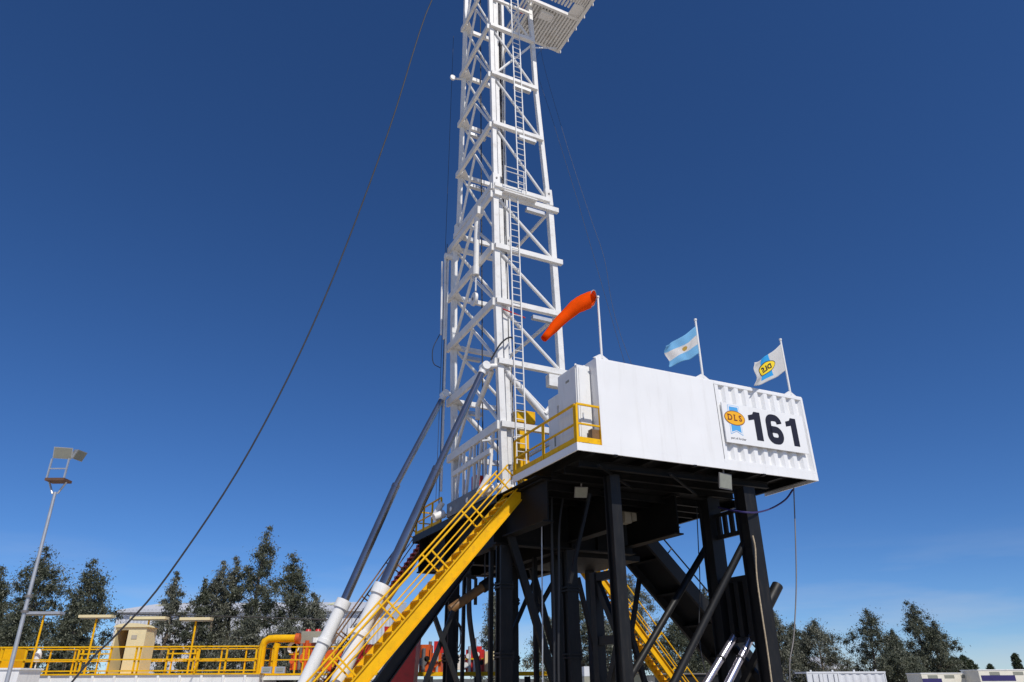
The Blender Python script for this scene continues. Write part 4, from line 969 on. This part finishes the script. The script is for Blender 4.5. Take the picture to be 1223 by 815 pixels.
def gum(label, base, h, w, seed, m='gum_leaf', cat='tree', lean=0.0, shape='gum', leaf=0.25, dens=1.0, top=0.12, low=0.18, group=TREES):
    """base: world point on the ground, h height, w crown width"""
    r = random.Random(seed); base = V(base)
    root = empty('gum_tree' if shape == 'gum' else 'conifer_tree', label, cat, base, rig=False, group=group)
    h *= 1.03; tr = MB(); pts, rad = [], []; n = 9
    ph = r.random()*6
    for i in range(n+1):
        t = i/n; pts.append(base + V((lean*t*h + 0.02*h*math.sin(t*5+ph)*t, 0.015*h*math.sin(t*4+ph*2), t*h*0.96))); rad.append(0.022*h*(1-t)**1.1 + 0.02)
    tr.path(pts, 0.1, 7, radii=rad)
    def axis(t):
        x = t*n; i = min(n-1, int(x)); return lerp(pts[i], pts[i+1], x-i)
    clumps = []; nb = int(34*dens)
    for k in range(nb):
        t = low + (0.98-low)*((k+r.random()*0.9)/nb)
        if shape == 'gum': env = (math.sin(math.pi*min(1, (t-low)/(1-low))**0.62)**0.75)*0.85 + 0.12*(1-t)
        else: env = (1-t)**0.8*0.95 + 0.05
        ang = k*2.4 + r.uniform(-0.5, 0.5); L_ = w*0.5*env*r.uniform(0.55, 1.12)
        p0 = axis(max(0.05, t-0.10 if shape == 'gum' else t)); 
        rise = (0.55 if shape == 'gum' else -0.1)*L_*r.uniform(0.5, 1.3)
        p1 = p0 + V((math.cos(ang)*L_, math.sin(ang)*L_, rise))
        mid = lerp(p0, p1, 0.5) + V((r.uniform(-.1,.1)*L_, r.uniform(-.1,.1)*L_, 0.08*L_))
        rb_ = 0.007*h*(1-t*0.6)
        tr.path([p0, mid, p1], 0.05, 5, radii=[rb_, rb_*0.6, rb_*0.25])
        cs = w*0.125*(0.7+0.5*env)
        clumps.append((p1, cs*r.uniform(0.8, 1.3)))
        for q in range(3 if L_ > 0.15*w else 1):
            c = lerp(p0, p1, r.uniform(0.45, 1.05)) + V((r.gauss(0, .5), r.gauss(0, .5), r.gauss(0, .4)))*cs
            clumps.append((c, cs*r.uniform(0.55, 1.0)))
    for q in range(6): clumps.append((axis(0.985-0.035*q)+V((r.gauss(0,.10),r.gauss(0,.10),0))*w*0.3, w*0.06*(1+0.55*q)))
    build(tr, 'trunk', 'bark', root)
    me = leaf_mesh('crown', clumps, leaf, int(165), seed, m, base)
    o = bpy.data.objects.new('crown', me); COL.objects.link(o); o.parent = root
    return root
def tree_px(label, u, v, depth, width_px, seed, **kw):
    """tree whose top shows at pixel (u, v), standing on the ground at the given depth"""
    p = py(u, v, depth); scale = (FW.dot(p-CAM))/F_PX
    return gum(label, (p.x, p.y, 0), p.z, 1.12*width_px*scale, seed, **kw)
T = [ # u, v, depth, width px, label
 (8, 676, 72, 62, 'dark gum tree cut by the left edge of the photo', 'gum_leaf'),
 (56, 652, 70, 80, 'tall dark gum tree beside the lamp pole', 'gum_leaf'),
 (30, 720, 66, 60, 'low gum tree at the foot of the lamp pole', 'gum_leaf'),
 (116, 667, 71, 68, 'broad gum tree behind the cream booth', 'gum_leaf'),
 (98, 705, 66, 52, 'shorter gum tree left of the cream booth', 'gum_leaf'),
 (212, 681, 70, 42, 'slender gum tree in front of the shed left of the tall group', 'gum_leaf_grey'),
 (246, 690, 69, 32, 'small gum tree right of the slender one', 'gum_leaf'),
 (268, 668, 72, 50, 'gum tree at the left end of the tall group', 'gum_leaf_grey'),
 (287, 663, 74, 50, 'second gum tree of the tall group', 'gum_leaf_grey'),
 (321, 626, 73, 60, 'tallest gum tree with a pointed crown', 'gum_leaf'),
 (354, 659, 70, 70, 'full gum tree right of the tallest one', 'gum_leaf'),
 (378, 708, 68, 46, 'low gum tree left of the white cylinder barrel', 'gum_leaf_grey'),
 (300, 735, 66, 60, 'bushy gum tree under the tallest one', 'gum_leaf_grey'),
 (345, 742, 65, 60, 'bushy gum tree behind the orange pump', 'gum_leaf_grey'),
 (428, 745, 78, 46, 'small gum tree between the two white cylinder barrels', 'gum_leaf'),
 (590, 706, 84, 44, 'gum tree just visible between the two near columns', 'gum_leaf_grey'),
 (655, 738, 84, 60, 'gum tree showing left of the middle columns', 'gum_leaf_grey'),
 (692, 716, 86, 54, 'gum tree behind the middle columns', 'gum_leaf'),
 (752, 686, 88, 66, 'tall gum tree behind the rear yellow stairs', 'gum_leaf_grey'),
 (722, 735, 82, 50, 'low gum tree behind the front truss post', 'gum_leaf_grey'),
 (806, 738, 84, 62, 'gum tree under the black pipe ramp', 'gum_leaf'),
 (842, 702, 92, 44, 'gum tree peeking over the black pipe ramp', 'gum_leaf'),
 (838, 762, 80, 60, 'low gum tree by the foot of the pipe ramp', 'gum_leaf'),
 (924, 728, 88, 42, 'narrow gum tree beside the rightmost black post', 'gum_leaf_grey'),
 (946, 745, 92, 46, 'gum tree between the hanging line and the black post', 'gum_leaf'),
 (972, 741, 90, 60, 'gum tree just right of the hanging line', 'gum_leaf_grey'),
 (1033, 728, 92, 58, 'tall gum tree behind the white container', 'gum_leaf'),
 (1064, 752, 90, 34, 'narrow gum tree between the two tall right-hand gums', 'gum_leaf'),
 (1088, 718, 94, 52, 'tallest of the right-hand gum trees with a blunt top', 'gum_leaf'),
 (1110, 742, 93, 46, 'gum tree leaning on the tallest right-hand gum', 'gum_leaf'),
 (1072, 778, 84, 60, 'bushy low gum tree right of the white container', 'gum_leaf'),
]
for i, (u, v, dpt, wpx, lab, m) in enumerate(T):
    tree_px(lab, u, v, dpt, wpx, 100+i, m=m, low=0.10 if v > 700 else 0.16, dens=1.15 if wpx > 60 else 0.95)
for i, (u, v, dpt, wpx, lab) in enumerate(((1126, 783, 150, 26, 'small dark conifer right of the tall gums'), (1138, 786, 152, 24, 'second small dark conifer right of the tall gums'), (1150, 784, 150, 22, 'third small dark conifer right of the tall gums'),
                                           (1157, 789, 154, 22, 'low dark conifer at the end of the conifer row'), (1211, 781, 160, 16, 'lone slim tree near the right edge of the photo'), (1182, 794, 230, 14, 'tiny far tree over the pale trailer'))):
    tree_px(lab, u, v, dpt, wpx, 300+i, m='pine_leaf', shape='cone', low=0.05, leaf=0.6, dens=0.8)

# ------------------------------------------------------------------ shed behind the trees
def shed(label, u0, u1, v, depth, d2=26, ridge=2.2):
    p0, p1 = py(u0, v, depth), py(u1, v, depth); z = min(p0.z, p1.z); x0, x1 = p0.x, p1.x; y0 = depth; ez = z-ridge
    root = empty('warehouse', label, 'warehouse', ((x0+x1)/2, y0, 0), rig=False)
    n = int((x1-x0)/1.0)
    # ribbed front wall: one sheet per bay
    nb = max(2, int((x1-x0)/6))
    for k in range(nb):
        a0 = x0+(x1-x0)*k/nb; a1 = x0+(x1-x0)*(k+1)/nb-0.02; vs = []; m = 36
        for i in range(m+1):
            x = a0+(a1-a0)*i/m; y = y0 + (0.06 if i % 3 == 1 else 0)
            vs += [(x, y, 0), (x, y, ez)]
        build(MB().add(vs, [(i*2, i*2+2, i*2+3, i*2+1) for i in range(m)]), 'wall_sheet', 'roof_sheet', root)
        for sky_ in (False,):
            vs = []
            for i in range(m+1):
                x = a0+(a1-a0)*i/m; dz = 0.06 if i % 3 == 1 else 0
                vs += [(x, y0-0.5, ez+0.02+dz), (x, y0+d2/2, z+dz)]
            build(MB().add(vs, [(i*2, i*2+2, i*2+3, i*2+1) for i in range(m)]), 'roof_sheet', 'roof_sheet', root)
        xs = a0+(a1-a0)*0.30; w = (a1-a0)*0.16
        if k % 2 == 0:
            f0, f1 = 0.52, 0.96
            q = lambda x, f: (x, y0-0.5+(d2/2+0.5)*f, ez+0.02+(z-ez)*f+0.09)
            build(MB().prism([q(xs,f0), q(xs+w,f0), q(xs+w,f1), q(xs,f1)], (0,0,0.03)), 'skylight', 'skylight', root)
    build(MB().box((x0, y0-0.6, ez-0.25), (x1, y0-0.5, ez+0.02)), 'gutter', 'roof_sheet', root)
    build(MB().box((x0+0.1, y0+d2/2, 0), (x1-0.1, y0+d2/2+0.3, z-0.1)), 'back_wall', 'roof_sheet', root)
    for xx in (x0, x1):
        build(MB().prism([(xx-0.06, y0+0.08, 0), (xx-0.06, y0+d2/2, 0), (xx-0.06, y0+d2/2, z-0.05), (xx-0.06, y0+0.08, ez)], (0.12,0,0)), 'gable_wall', 'roof_sheet', root)
shed('pale grey metal warehouse with yellowish roof lights behind the trees', 146, 470, 708, 105)
shed('small grey shed roof between the right-hand trees', 950, 1008, 783, 120, 14, 1.6)

# ------------------------------------------------------------------ mud tank on the left with railing, booth and lamps
TY = 34.0; tx0 = py(-60, 806, TY).x; tx1 = py(310, 806, TY).x; TZ = 2.03
TK = empty('mud_tank', 'long white mud tank with yellow deck edge along the bottom left', 'tank', ((tx0+tx1)/2, TY+1.2, 0), rig=False)
build(MB().box((tx0, TY, 0.25), (tx1, TY+2.5, TZ-0.06)), 'shell', 'white_paint', TK)
build(MB().box((tx0, TY-0.05, 0.0), (tx1, TY+2.55, 0.249)), 'skid', 'black_paint', TK)
build(MB().box((tx0-0.05, TY-0.08, TZ-0.059), (tx1+0.05, TY+2.58, TZ)), 'deck_edge', 'yellow_paint', TK)
for i in range(14):
    x = tx0+0.6+i*(tx1-tx0-1.2)/13; build(MB().box((x-0.05, TY-0.06, 0.26), (x+0.05, TY-0.002, TZ-0.07)), 'rib', 'white_paint', TK)
RT_ = empty('tank_railing', 'yellow three-rail railing along the white mud tank', 'railing', ((tx0+tx1)/2, TY, TZ), rig=False)
xs = [py(u, 800, TY).x for u in (-40, -5, 26, 92, 128, 161, 197, 232, 268, 306)]
for i, x in enumerate(xs):
    for dx in ((-0.09, 0.09) if i % 2 else (0,)):
        build(MB().box((x+dx-0.035, TY-0.02, TZ), (x+dx+0.035, TY+0.04, TZ+1.08)), 'post', 'yellow_paint', RT_)
for i in range(len(xs)-1):
    for z in (0.10, 0.55, 0.78, 1.06):
        if z == 0.78 and i % 3: continue
        build(MB().box((xs[i]+0.005, TY-0.075, TZ+z-0.025), (xs[i+1]-0.005, TY-0.022, TZ+z+0.03)), 'rail', 'yellow_paint', RT_)
# rear railing on the same tank
RR = empty('rear_tank_railing', 'second yellow railing along the rear edge of the mud tank', 'railing', ((tx0+tx1)/2, TY+2.4, TZ), rig=False)
for i in range(12):
    x = tx0+0.4+i*(tx1-tx0-0.8)/11; build(MB().box((x-0.03, TY+2.42, TZ), (x+0.03, TY+2.48, TZ+1.08)), 'post', 'yellow_paint', RR)
for z in (0.55, 1.06): build(MB().box((tx0+0.4, TY+2.37, TZ+z-0.025), (tx1-0.4, TY+2.418, TZ+z+0.025)), 'rail', 'yellow_paint', RR)
# white block at the lower left corner
bq0 = py(24, 800, 30); 
WB = empty('white_box_unit', 'white box with grey fittings in the bottom left corner', 'box', (bq0.x-1.6, 30, 0), rig=False)
build(MB().box((bq0.x-4, 30, 0), (bq0.x-0.02, 31.4, bq0.z)), 'body', 'white_paint', WB); build(MB().box((bq0.x-4.05, 29.95, bq0.z+0.001), (bq0.x+0.05, 31.45, bq0.z+0.06)), 'lid', 'white_paint', WB)
YC = empty('yellow_cabinet', 'yellow cabinet at the far left end of the tank deck', 'cabinet', (py(4, 800, 34.6).x, 35.2, TZ), rig=False)
cx = py(4, 800, 34.6).x
build(MB().box((cx-0.6, 34.7, TZ), (cx+0.28, 35.4, TZ+1.05)), 'body', 'yellow_paint', YC); build(MB().box((cx-0.5, 34.68, TZ+0.1), (cx+0.2, 34.699, TZ+0.95)), 'door', 'yellow_paint', YC)
# booth
by = 35.3; bx0, bx1 = py(127, 803, by).x, py(165, 803, by).x; bh = py(148, 746, by).z-0.12
BT = empty('cream_booth', 'cream portable booth with open doorway standing on the tank deck', 'booth', ((bx0+bx1)/2, by, TZ), rig=False)
w = bx1-bx0; sx = bx0+w*0.46
build(MB().box((bx0, by, TZ), (bx0+0.07, by+1.05, bh)), 'side_wall', 'cream', BT); build(MB().box((bx1-0.05, by, TZ), (bx1, by+1.05, bh)), 'side_wall', 'cream', BT)
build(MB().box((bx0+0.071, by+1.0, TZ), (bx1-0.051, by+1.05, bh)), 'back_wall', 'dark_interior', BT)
build(MB().box((sx, by, TZ), (bx1-0.051, by+0.05, bh)), 'front_panel', 'cream', BT); build(MB().box((bx0+0.071, by, bh-0.12), (sx-0.001, by+0.05, bh)), 'lintel', 'cream', BT)
build(MB().box((sx-0.04, by-0.005, TZ), (sx-0.001, by+0.05, bh-0.121)), 'door_jamb', 'cream', BT)
build(MB().box((sx+0.10*w, by-0.02, TZ+1.45), (sx+0.28*w, by-0.001, TZ+1.62)), 'vent', 'beige_panel', BT)
arc = [((bx0+bx1)/2+(w/2+0.08)*math.cos(t), by-0.08, bh+0.001+0.17*math.sin(t)) for t in [math.pi*i/14 for i in range(15)]]
build(MB().prism(arc, (0,1.22,0)), 'roof', 'cream', BT)
# T-shaped deck lamps
for i, (u0, u1, v, ub, lab) in enumerate(((33, 75, 731, 43, 'leftmost flat deck lamp on a yellow post'), (97, 136, 735, 109, 'second flat deck lamp from the left, beside the cream booth'), (158, 200, 737, 172, 'third flat deck lamp from the left, right of the cream booth'), (217, 253, 738, 230, 'rightmost flat deck lamp on a yellow post'))):
    y = 35.9; p0, p1 = py(u0, v, y), py(u1, v, y); xc = (p0.x+p1.x)/2; z = p0.z
    root = empty('deck_lamp', lab, 'lamp', (xc, y, TZ), rig=False, group='flat deck lamps on the mud tank')
    build(MB().tube((xc, y, TZ), (xc, y, z-0.12), 0.045, 8), 'post', 'yellow_paint', root)
    build(MB().box((p0.x, y-0.22, z-0.12), (p1.x, y+0.22, z)), 'lamp_tray', 'cream' if i else 'galvanised', root)
    build(MB().box((p0.x+0.05, y-0.17, z-0.16), (p1.x-0.05, y+0.17, z-0.121)), 'diffuser', 'lamp_glass', root)
def wline(name, label, pts, r, m, cat):
    pts = [V(p) for p in pts]; out = []
    P = [pts[0]*2-pts[1]] + pts + [pts[-1]*2-pts[-2]]
    for i in range(1, len(P)-2):
        for k in range(5):
            t = k/5; a, b, c, e = P[i-1], P[i], P[i+1], P[i+2]; out.append(0.5*((2*b)+(c-a)*t+(2*a-5*b+4*c-e)*t*t+(3*b-a-3*c+e)*t**3))
    out.append(pts[-1]); return single(MB().path(out, r, 6), name, m, label, cat, pts[-1], rig=False)
wline('deck_wire', 'dark wire strung along the deck lamps', [py(136,733,35.9), py(200,735,35.9), py(253,736,35.9), py(330,738,36.2), py(408,741,36.6)], 0.025, 'cable', 'wire')
WC = py(48, 780, 34.4)
single(MB().tube((WC.x,34.3,TZ+0.5),(WC.x,34.3,TZ+0.85),0.14,12).tube((WC.x,34.3,TZ+0.85),(WC.x,34.3,TZ+1.0),0.12,12,0.05).tube((WC.x,34.3,TZ),(WC.x,34.3,TZ+0.5),0.03,6), 'water_bottle', 'white_paint', 'white bottle on a stalk behind the tank railing by the lamp pole', 'bottle', (WC.x,34.3,TZ), rig=False)

# lamp pole
LY = 22.0; lb, lt_ = py(16, 790, LY), py(66, 588, LY); lx = py(40, 690, LY).x
pb_ = V((lb.x, LY, 0)); ptp = lt_
LP = empty('lamp_pole', 'tall thin lamp pole with two floodlights at the left', 'lamp', (pb_.x, LY, 0), rig=False)
build(MB().tube(pb_, ptp, 0.062, 12, 0.045), 'pole', 'galvanised', LP)
for t in (0.5, 0.56): build(MB().tube(lerp(pb_,ptp,t), lerp(pb_,ptp,t)+V((0,0,0.06)), 0.10, 12), 'pole_band', 'grey_steel', LP)
build(MB().box((pb_.x-0.35, LY-0.35, 0), (pb_.x+0.35, LY+0.35, 0.3)), 'footing', 'concrete', LP)
c = ptp
build(MB().box((c.x-0.30, LY-0.22, c.z+0.32), (c.x+0.30, LY+0.22, c.z+0.40)), 'platform', 'dark_interior', LP)
for sx_ in (-0.27, 0.27):
    build(MB().tube((c.x+sx_*0.3, LY, c.z-0.05), (c.x+sx_, LY, c.z+0.319), 0.03, 6), 'fork', 'galvanised', LP)
    build(MB().bar((c.x+sx_, LY-0.18, c.z+0.40), (c.x+sx_, LY-0.18, c.z+1.02), 0.045, 0.045), 'upright', 'galvanised', LP)
build(MB().bar((c.x-0.25, LY-0.18, c.z+0.70), (c.x+0.25, LY-0.18, c.z+0.70), 0.035, 0.035), 'cross_rail', 'galvanised', LP)
def lampbox(c, f, w, h, nm):
    f = V(f).normalized(); sd_ = f.cross(V((0,0,1))).normalized(); u = sd_.cross(f); dp = 0.22
    back = [c-f*dp+sd_*x*w*0.6+u*z*h*0.6 for x, z in ((-1,-1),(1,-1),(1,1),(-1,1))]; fr = [c+sd_*x*w+u*z*h for x, z in ((-1,-1),(1,-1),(1,1),(-1,1))]
    hb = build(MB().add(back+fr, [(0,3,2,1),(4,5,6,7),(0,1,5,4),(1,2,6,5),(2,3,7,6),(3,0,4,7)]), nm, 'galvanised', LP)
    gl = [c+sd_*x*w*0.9+u*z*h*0.88+f*0.001 for x, z in ((-1,-1),(1,-1),(1,1),(-1,1))]; build(MB().prism(gl, f*0.012), 'lens', 'lamp_glass', LP, hb)
lampbox(V((c.x+0.02, LY-0.18, c.z+1.20)), (0.25, -0.85, -0.35), 0.27, 0.18, 'floodlight'); lampbox(V((c.x+0.44, LY+0.05, c.z+1.18)), (0.9, -0.2, -0.45), 0.20, 0.16, 'floodlight')

# ------------------------------------------------------------------ pumps and machinery behind
OY = 36.0
def X(u, y=OY): return py(u, 800, y).x
def Zp(v, y=OY, u=400): return py(u, v, y).z
YP = empty('yellow_pipe_bend', 'thick yellow pipe bending over from the tank to the orange pump', 'pipe', (X(311), OY, TZ), rig=False)
build(MB().path([(X(310),OY,TZ),(X(310),OY,Zp(772)),(X(312),OY,Zp(766)),(X(317),OY,Zp(763)),(X(324),OY,Zp(762.5)),(X(350),OY,Zp(762.5))], 0.17, 12), 'pipe', 'yellow_paint', YP)
build(MB().path([(X(326),OY,TZ),(X(326),OY,Zp(775)),(X(328),OY,Zp(768))], 0.15, 12), 'pipe_branch', 'yellow_paint', YP)
build(MB().tube((X(349),OY,Zp(762.5)),(X(354),OY,Zp(762.5)),0.23,14), 'flange', 'orange_paint', YP)
DK2 = empty('pump_deck', 'white edged deck carrying the orange pump behind the stairs', 'deck', (X(350), OY, 0), rig=False)
build(MB().box((X(312),OY-1.4,TZ-0.28),(X(470),OY+2.0,TZ-0.1)), 'deck', 'white_paint', DK2); build(MB().box((X(312),OY-1.42,TZ-0.099),(X(470),OY+2.0,TZ-0.02)), 'deck_edge', 'yellow_paint', DK2)
for u in (322, 352, 385, 420, 455): build(MB().box((X(u)-0.12,OY-1.2,0),(X(u)+0.12,OY-0.9,TZ-0.281)), 'leg', 'black_paint', DK2)
OP = empty('orange_pump', 'orange pump with grey motor box behind the far cylinder', 'pump', (X(365), OY+0.8, TZ-0.02), rig=False)
for (u0,u1,v0,v1,y0,y1,nm,m) in ((346,368,800,768,OY+0.3,OY+1.4,'frame','orange_paint'),(355,392,768,754,OY+0.4,OY+1.5,'motor_box','grey_box'),(369,420,802,776,OY+0.4,OY+1.8,'pump_body','orange_paint'),(420,444,802,770,OY+0.4,OY+1.8,'gear_case','orange_paint')):
    build(MB().box((X(u0,y0),y0,max(TZ-0.02,Zp(v0,y0))),(X(u1,y0)-0.01,y1,Zp(v1,y0))), nm, m, OP)
for u in (359, 371): build(MB().tube((X(u),OY+0.6,Zp(754)-0.02),(X(u),OY+0.6,Zp(750.5)),0.17,12,0.10), 'motor_cap', 'red_paint', OP)
build(MB().box((X(368),OY+0.38,Zp(766)),(X(378),OY+0.399,Zp(762))), 'motor_plate', 'white_paint', OP)
build(MB().tube((X(392),OY+0.2,Zp(788)),(X(392),OY+0.39,Zp(788)),0.42,18), 'pump_flange', 'orange_paint', OP); build(MB().tube((X(430),OY+0.1,Zp(784)),(X(430),OY+0.39,Zp(784)),0.30,16), 'pump_flange', 'red_paint', OP)
RP = empty('pump_railing', 'orange yellow railing in front of the orange pump', 'railing', (X(380), OY-1.3, TZ-0.02), rig=False)
for u in (334, 361, 370, 376, 394, 405, 420, 440): build(MB().box((X(u)-0.03,OY-1.33,TZ-0.02),(X(u)+0.03,OY-1.27,TZ+1.05)), 'post', 'yellow_paint', RP)
for z in (0.5, 1.03): build(MB().box((X(334),OY-1.38,TZ+z),(X(440),OY-1.331,TZ+z+0.05)), 'rail', 'yellow_paint', RP)
for k, u in enumerate((319, 335)):
    r_ = empty('gauge_box', ('left','right')[k]+' grey gauge box hung on the railing beside the yellow pipe', 'gauge', (X(u,34.0), 34.0, TZ-0.1), rig=False)
    build(MB().box((X(u,34)-0.22,33.9,TZ-0.02),(X(u,34)+0.22,34.04,TZ+0.24)), 'case', 'galvanised', r_); build(MB().box((X(u,34)-0.14,33.88,TZ+0.05),(X(u,34)+0.14,33.899,TZ+0.18)), 'window', 'grey_box', r_)
# red hopper and engines seen below the floor
MY = 40.0
def unit(name, label, cat, parts, loc):
    root = empty(name, label, cat, loc, rig=False)
    for (u0,u1,v0,v1,y0,y1,nm,m) in parts:
        p0, p1 = py(u0, v0, y0), py(u1, v1, y0); z0 = 0 if v0 >= 815 else p0.z
        build(MB().box((p0.x,y0,z0),(p1.x,y1,p1.z)), nm, m, root)
    return root
RH = empty('red_hopper', 'red hopper on legs behind the black raker beam', 'hopper', (py(480,800,34).x, 34.6, 0), rig=False)
h0, h1 = py(462,772,34), py(496,764,34)
build(MB().add([(h0.x,34,1.55),(h1.x,34,1.55),(h1.x,35.4,1.55),(h0.x,35.4,1.55),(h0.x-0.15,33.9,h0.z+0.8),(h1.x+0.1,33.9,h0.z+0.8),(h1.x+0.1,35.5,h0.z+0.8),(h0.x-0.15,35.5,h0.z+0.8)],
      [(0,3,2,1),(4,5,6,7),(0,1,5,4),(1,2,6,5),(2,3,7,6),(3,0,4,7)]), 'bin', 'red_paint', RH)
for xx in (h0.x, h1.x):
    for yy in (34.1, 35.3): build(MB().box((xx-0.08,yy-0.08,0),(xx+0.08,yy+0.08,1.549)), 'leg', 'red_paint', RH)
unit('red_engine', 'dark red engine unit on the yellow skid seen between the columns', 'engine', [(556,578,803,776,40,41.5,'block','red_paint'),(579,592,803,778,40.2,41.2,'radiator','cream'),(560,575,776,772,40.3,41.2,'air_filter','red_paint'),(545,556,800,782,40.2,41,'tank','white_paint')], (py(565,800,40).x, 40.5, 2.0))
unit('orange_engine', 'orange engine unit behind the leftmost black column', 'engine', [(500,514,803,770,40,41.5,'block','orange_paint'),(515,527,803,780,40,41.3,'gearbox','orange_paint'),(518,530,780,766,40.4,41,'air_filter','red_paint')], (py(512,800,40).x, 40.5, 2.0))
def dress(root, u0, u1, v0, v1, y, m, seed):
    rr = random.Random(seed)
    for k in range(3):
        u = u0+(u1-u0)*(0.2+0.3*k); p0, p1 = py(u, v0, y-0.02), py(u, v1, y-0.02)
        build(MB().tube((p0.x, y-0.06, p0.z), (p0.x, y-0.06, p1.z+rr.uniform(-0.1, 0.3)), rr.uniform(0.05, 0.10), 10), 'pipe', rr.choice([m, 'grey_steel', 'galvanised']), root)
    for k in range(4):
        p = py(u0+(u1-u0)*rr.random(), v0+(v1-v0)*(0.15+0.7*rr.random()), y)
        build(MB().tube((p.x, y-0.14, p.z), (p.x, y-0.001, p.z), rr.uniform(0.10, 0.24), 14), 'cover', rr.choice([m, 'black_paint', 'grey_steel', 'white_paint']), root)
    p0, p1 = py(u0, v0+(v1-v0)*0.55, y), py(u1, v0+(v1-v0)*0.55, y)
    build(MB().box((p0.x, y-0.10, p0.z), (p1.x, y-0.001, p0.z+0.07)), 'walkway_rail', 'yellow_paint', root)
    pt = py((u0+u1)/2, v1, y+0.6); build(MB().tube((pt.x, y+0.6, pt.z-0.1), (pt.x, y+0.6, pt.z+0.55), 0.09, 10), 'exhaust', 'grey_steel', root)
dress(bpy.data.objects['red_engine'], 556, 578, 803, 776, 40, 'red_paint', 5); dress(bpy.data.objects['orange_engine'], 500, 527, 803, 780, 40, 'orange_paint', 6)
dress(OP, 369, 420, 802, 776, OY+0.4, 'orange_paint', 8); dress(OP, 346, 368, 800, 768, OY+0.3, 'orange_paint', 9)
YS = unit('yellow_skid', 'long yellow skid beam carrying the engines', 'skid', [(440,680,808,802,39.7,41.8,'beam','yellow_paint')], (py(560,815,40).x, 40.6, 0))
for u in (450, 510, 570, 630, 675): build(MB().box((py(u,808,40).x-0.15,39.9,0),(py(u,808,40).x+0.15,41.6,py(u,808,39.7).z-0.001)), 'leg', 'black_paint', YS)
unit('blue_grey_truck_cab', 'small pale vehicle roof seen low between the near columns', 'vehicle', [(698,712,808,796,52,54,'cab','container_grey'),(698,712,815,808.2,51.9,54.1,'hood','grey_box')], (py(705,815,52).x, 53, 0))
unit('cream_skid_box', 'cream box standing under the rear yellow stairs', 'box', [(756,768,815,806,33,34,'box_body','cream'),(755.5,768.5,805.9,805,32.95,34.05,'lid','beige_panel')], (py(762,815,33).x, 33.5, 0))
# catwalk at the foot of the ramp
unit('catwalk', 'low dark catwalk at the foot of the pipe ramp', 'catwalk', [(790,860,815,806,44,46,'deck','black_paint'),(790,860,805.8,804,43.9,46.1,'edge','grey_steel')], (py(825,815,44).x, 45, 0))

# ------------------------------------------------------------------ containers and trailers on the right
cy = 58; c0, c1 = py(963, 804, cy), py(1057, 802, cy); ct = c1.z
WCn = empty('white_container', 'white corrugated container with a door end low at the right', 'container', ((c0.x+c1.x)/2, cy, 0), rig=False)
xm = py(1000, 803, cy).x
vs = []; nn = int((c1.x-xm)/0.14)
for i in range(nn+1):
    x = xm+0.06+(c1.x-xm-0.12)*i/nn; y = cy+(0.05 if (i//2) % 2 else 0); vs += [(x,y,0.15),(x,y,ct-0.12)]
build(MB().add(vs, [(i*2,i*2+2,i*2+3,i*2+1) for i in range(nn)]), 'side_wall', 'container_grey', WCn)
build(MB().box((c0.x,cy-0.04,ct-0.12),(c1.x,cy+2.4,ct)), 'roof', 'container_grey', WCn); build(MB().box((c0.x,cy-0.03,0),(c1.x,cy+2.4,0.15)), 'floor_rail', 'container_grey', WCn)
for k in range(2):
    a0 = c0.x+0.08+k*(xm-c0.x-0.1)/2; build(MB().box((a0,cy-0.02,0.16),(a0+(xm-c0.x-0.1)/2-0.03,cy+0.04,ct-0.13)), 'door', 'container_grey', WCn)
    for t in (0.3, 0.7):
        x = a0+(xm-c0.x)/2*t; build(MB().tube((x,cy-0.06,0.2),(x,cy-0.06,ct-0.16),0.025,6), 'lock_bar', 'galvanised', WCn)
for x in (c0.x, xm, c1.x-0.1): build(MB().box((x,cy-0.035,0.151),(x+0.07,cy+0.1,ct-0.121)), 'corner_post', 'container_grey', WCn)
for i in range(4): build(MB().box((c0.x+0.3+i*1.6,cy,ct),(c0.x+0.42+i*1.6,cy+0.1,ct+0.12)), 'stacking_cone', 'container_grey', WCn)
def trailer(label, u0, u1, v, y, blue):
    p0, p1 = py(u0, v, y), py(u1, v, y); z = p0.z
    root = empty('trailer', label, 'trailer', ((p0.x+p1.x)/2, y, 0), rig=False, group='pale trailers at the right')
    build(MB().box((p0.x,y,0.7),(p1.x,y+2.4,z)), 'body', 'pale_cream', root); build(MB().box((p0.x-0.05,y-0.03,z+0.001),(p1.x+0.05,y+2.43,z+0.07)), 'roof', 'white_paint', root)
    b0, b1 = p0.x+(p1.x-p0.x)*blue[0], p0.x+(p1.x-p0.x)*blue[1]; build(MB().box((b0,y-0.015,z-0.75),(b1,y-0.001,z-0.35)), 'blue_stripe', 'navy', root)
    for i in range(3):
        x = p0.x+(p1.x-p0.x)*(0.2+0.3*i); build(MB().box((x-0.4,y-0.012,z-0.34),(x+0.4,y-0.002,z-0.10)), 'window', 'lamp_glass', root)
    for x in (p0.x+1.0, p1.x-1.0): build(MB().tube((x,y+0.05,0.42),(x,y+0.35,0.42),0.42,18), 'wheel', 'rubber', root)
    build(MB().box((p0.x,y+0.4,0.5),(p1.x,y+2.0,0.699)), 'chassis', 'black_paint', root)
trailer('long cream trailer with dark blue stripe at the right', 1100, 1166, 805, 64, (0.0, 0.35)); trailer('cream trailer with blue panel cut by the right edge of the photo', 1168, 1262, 801, 62, (0.02, 0.45))
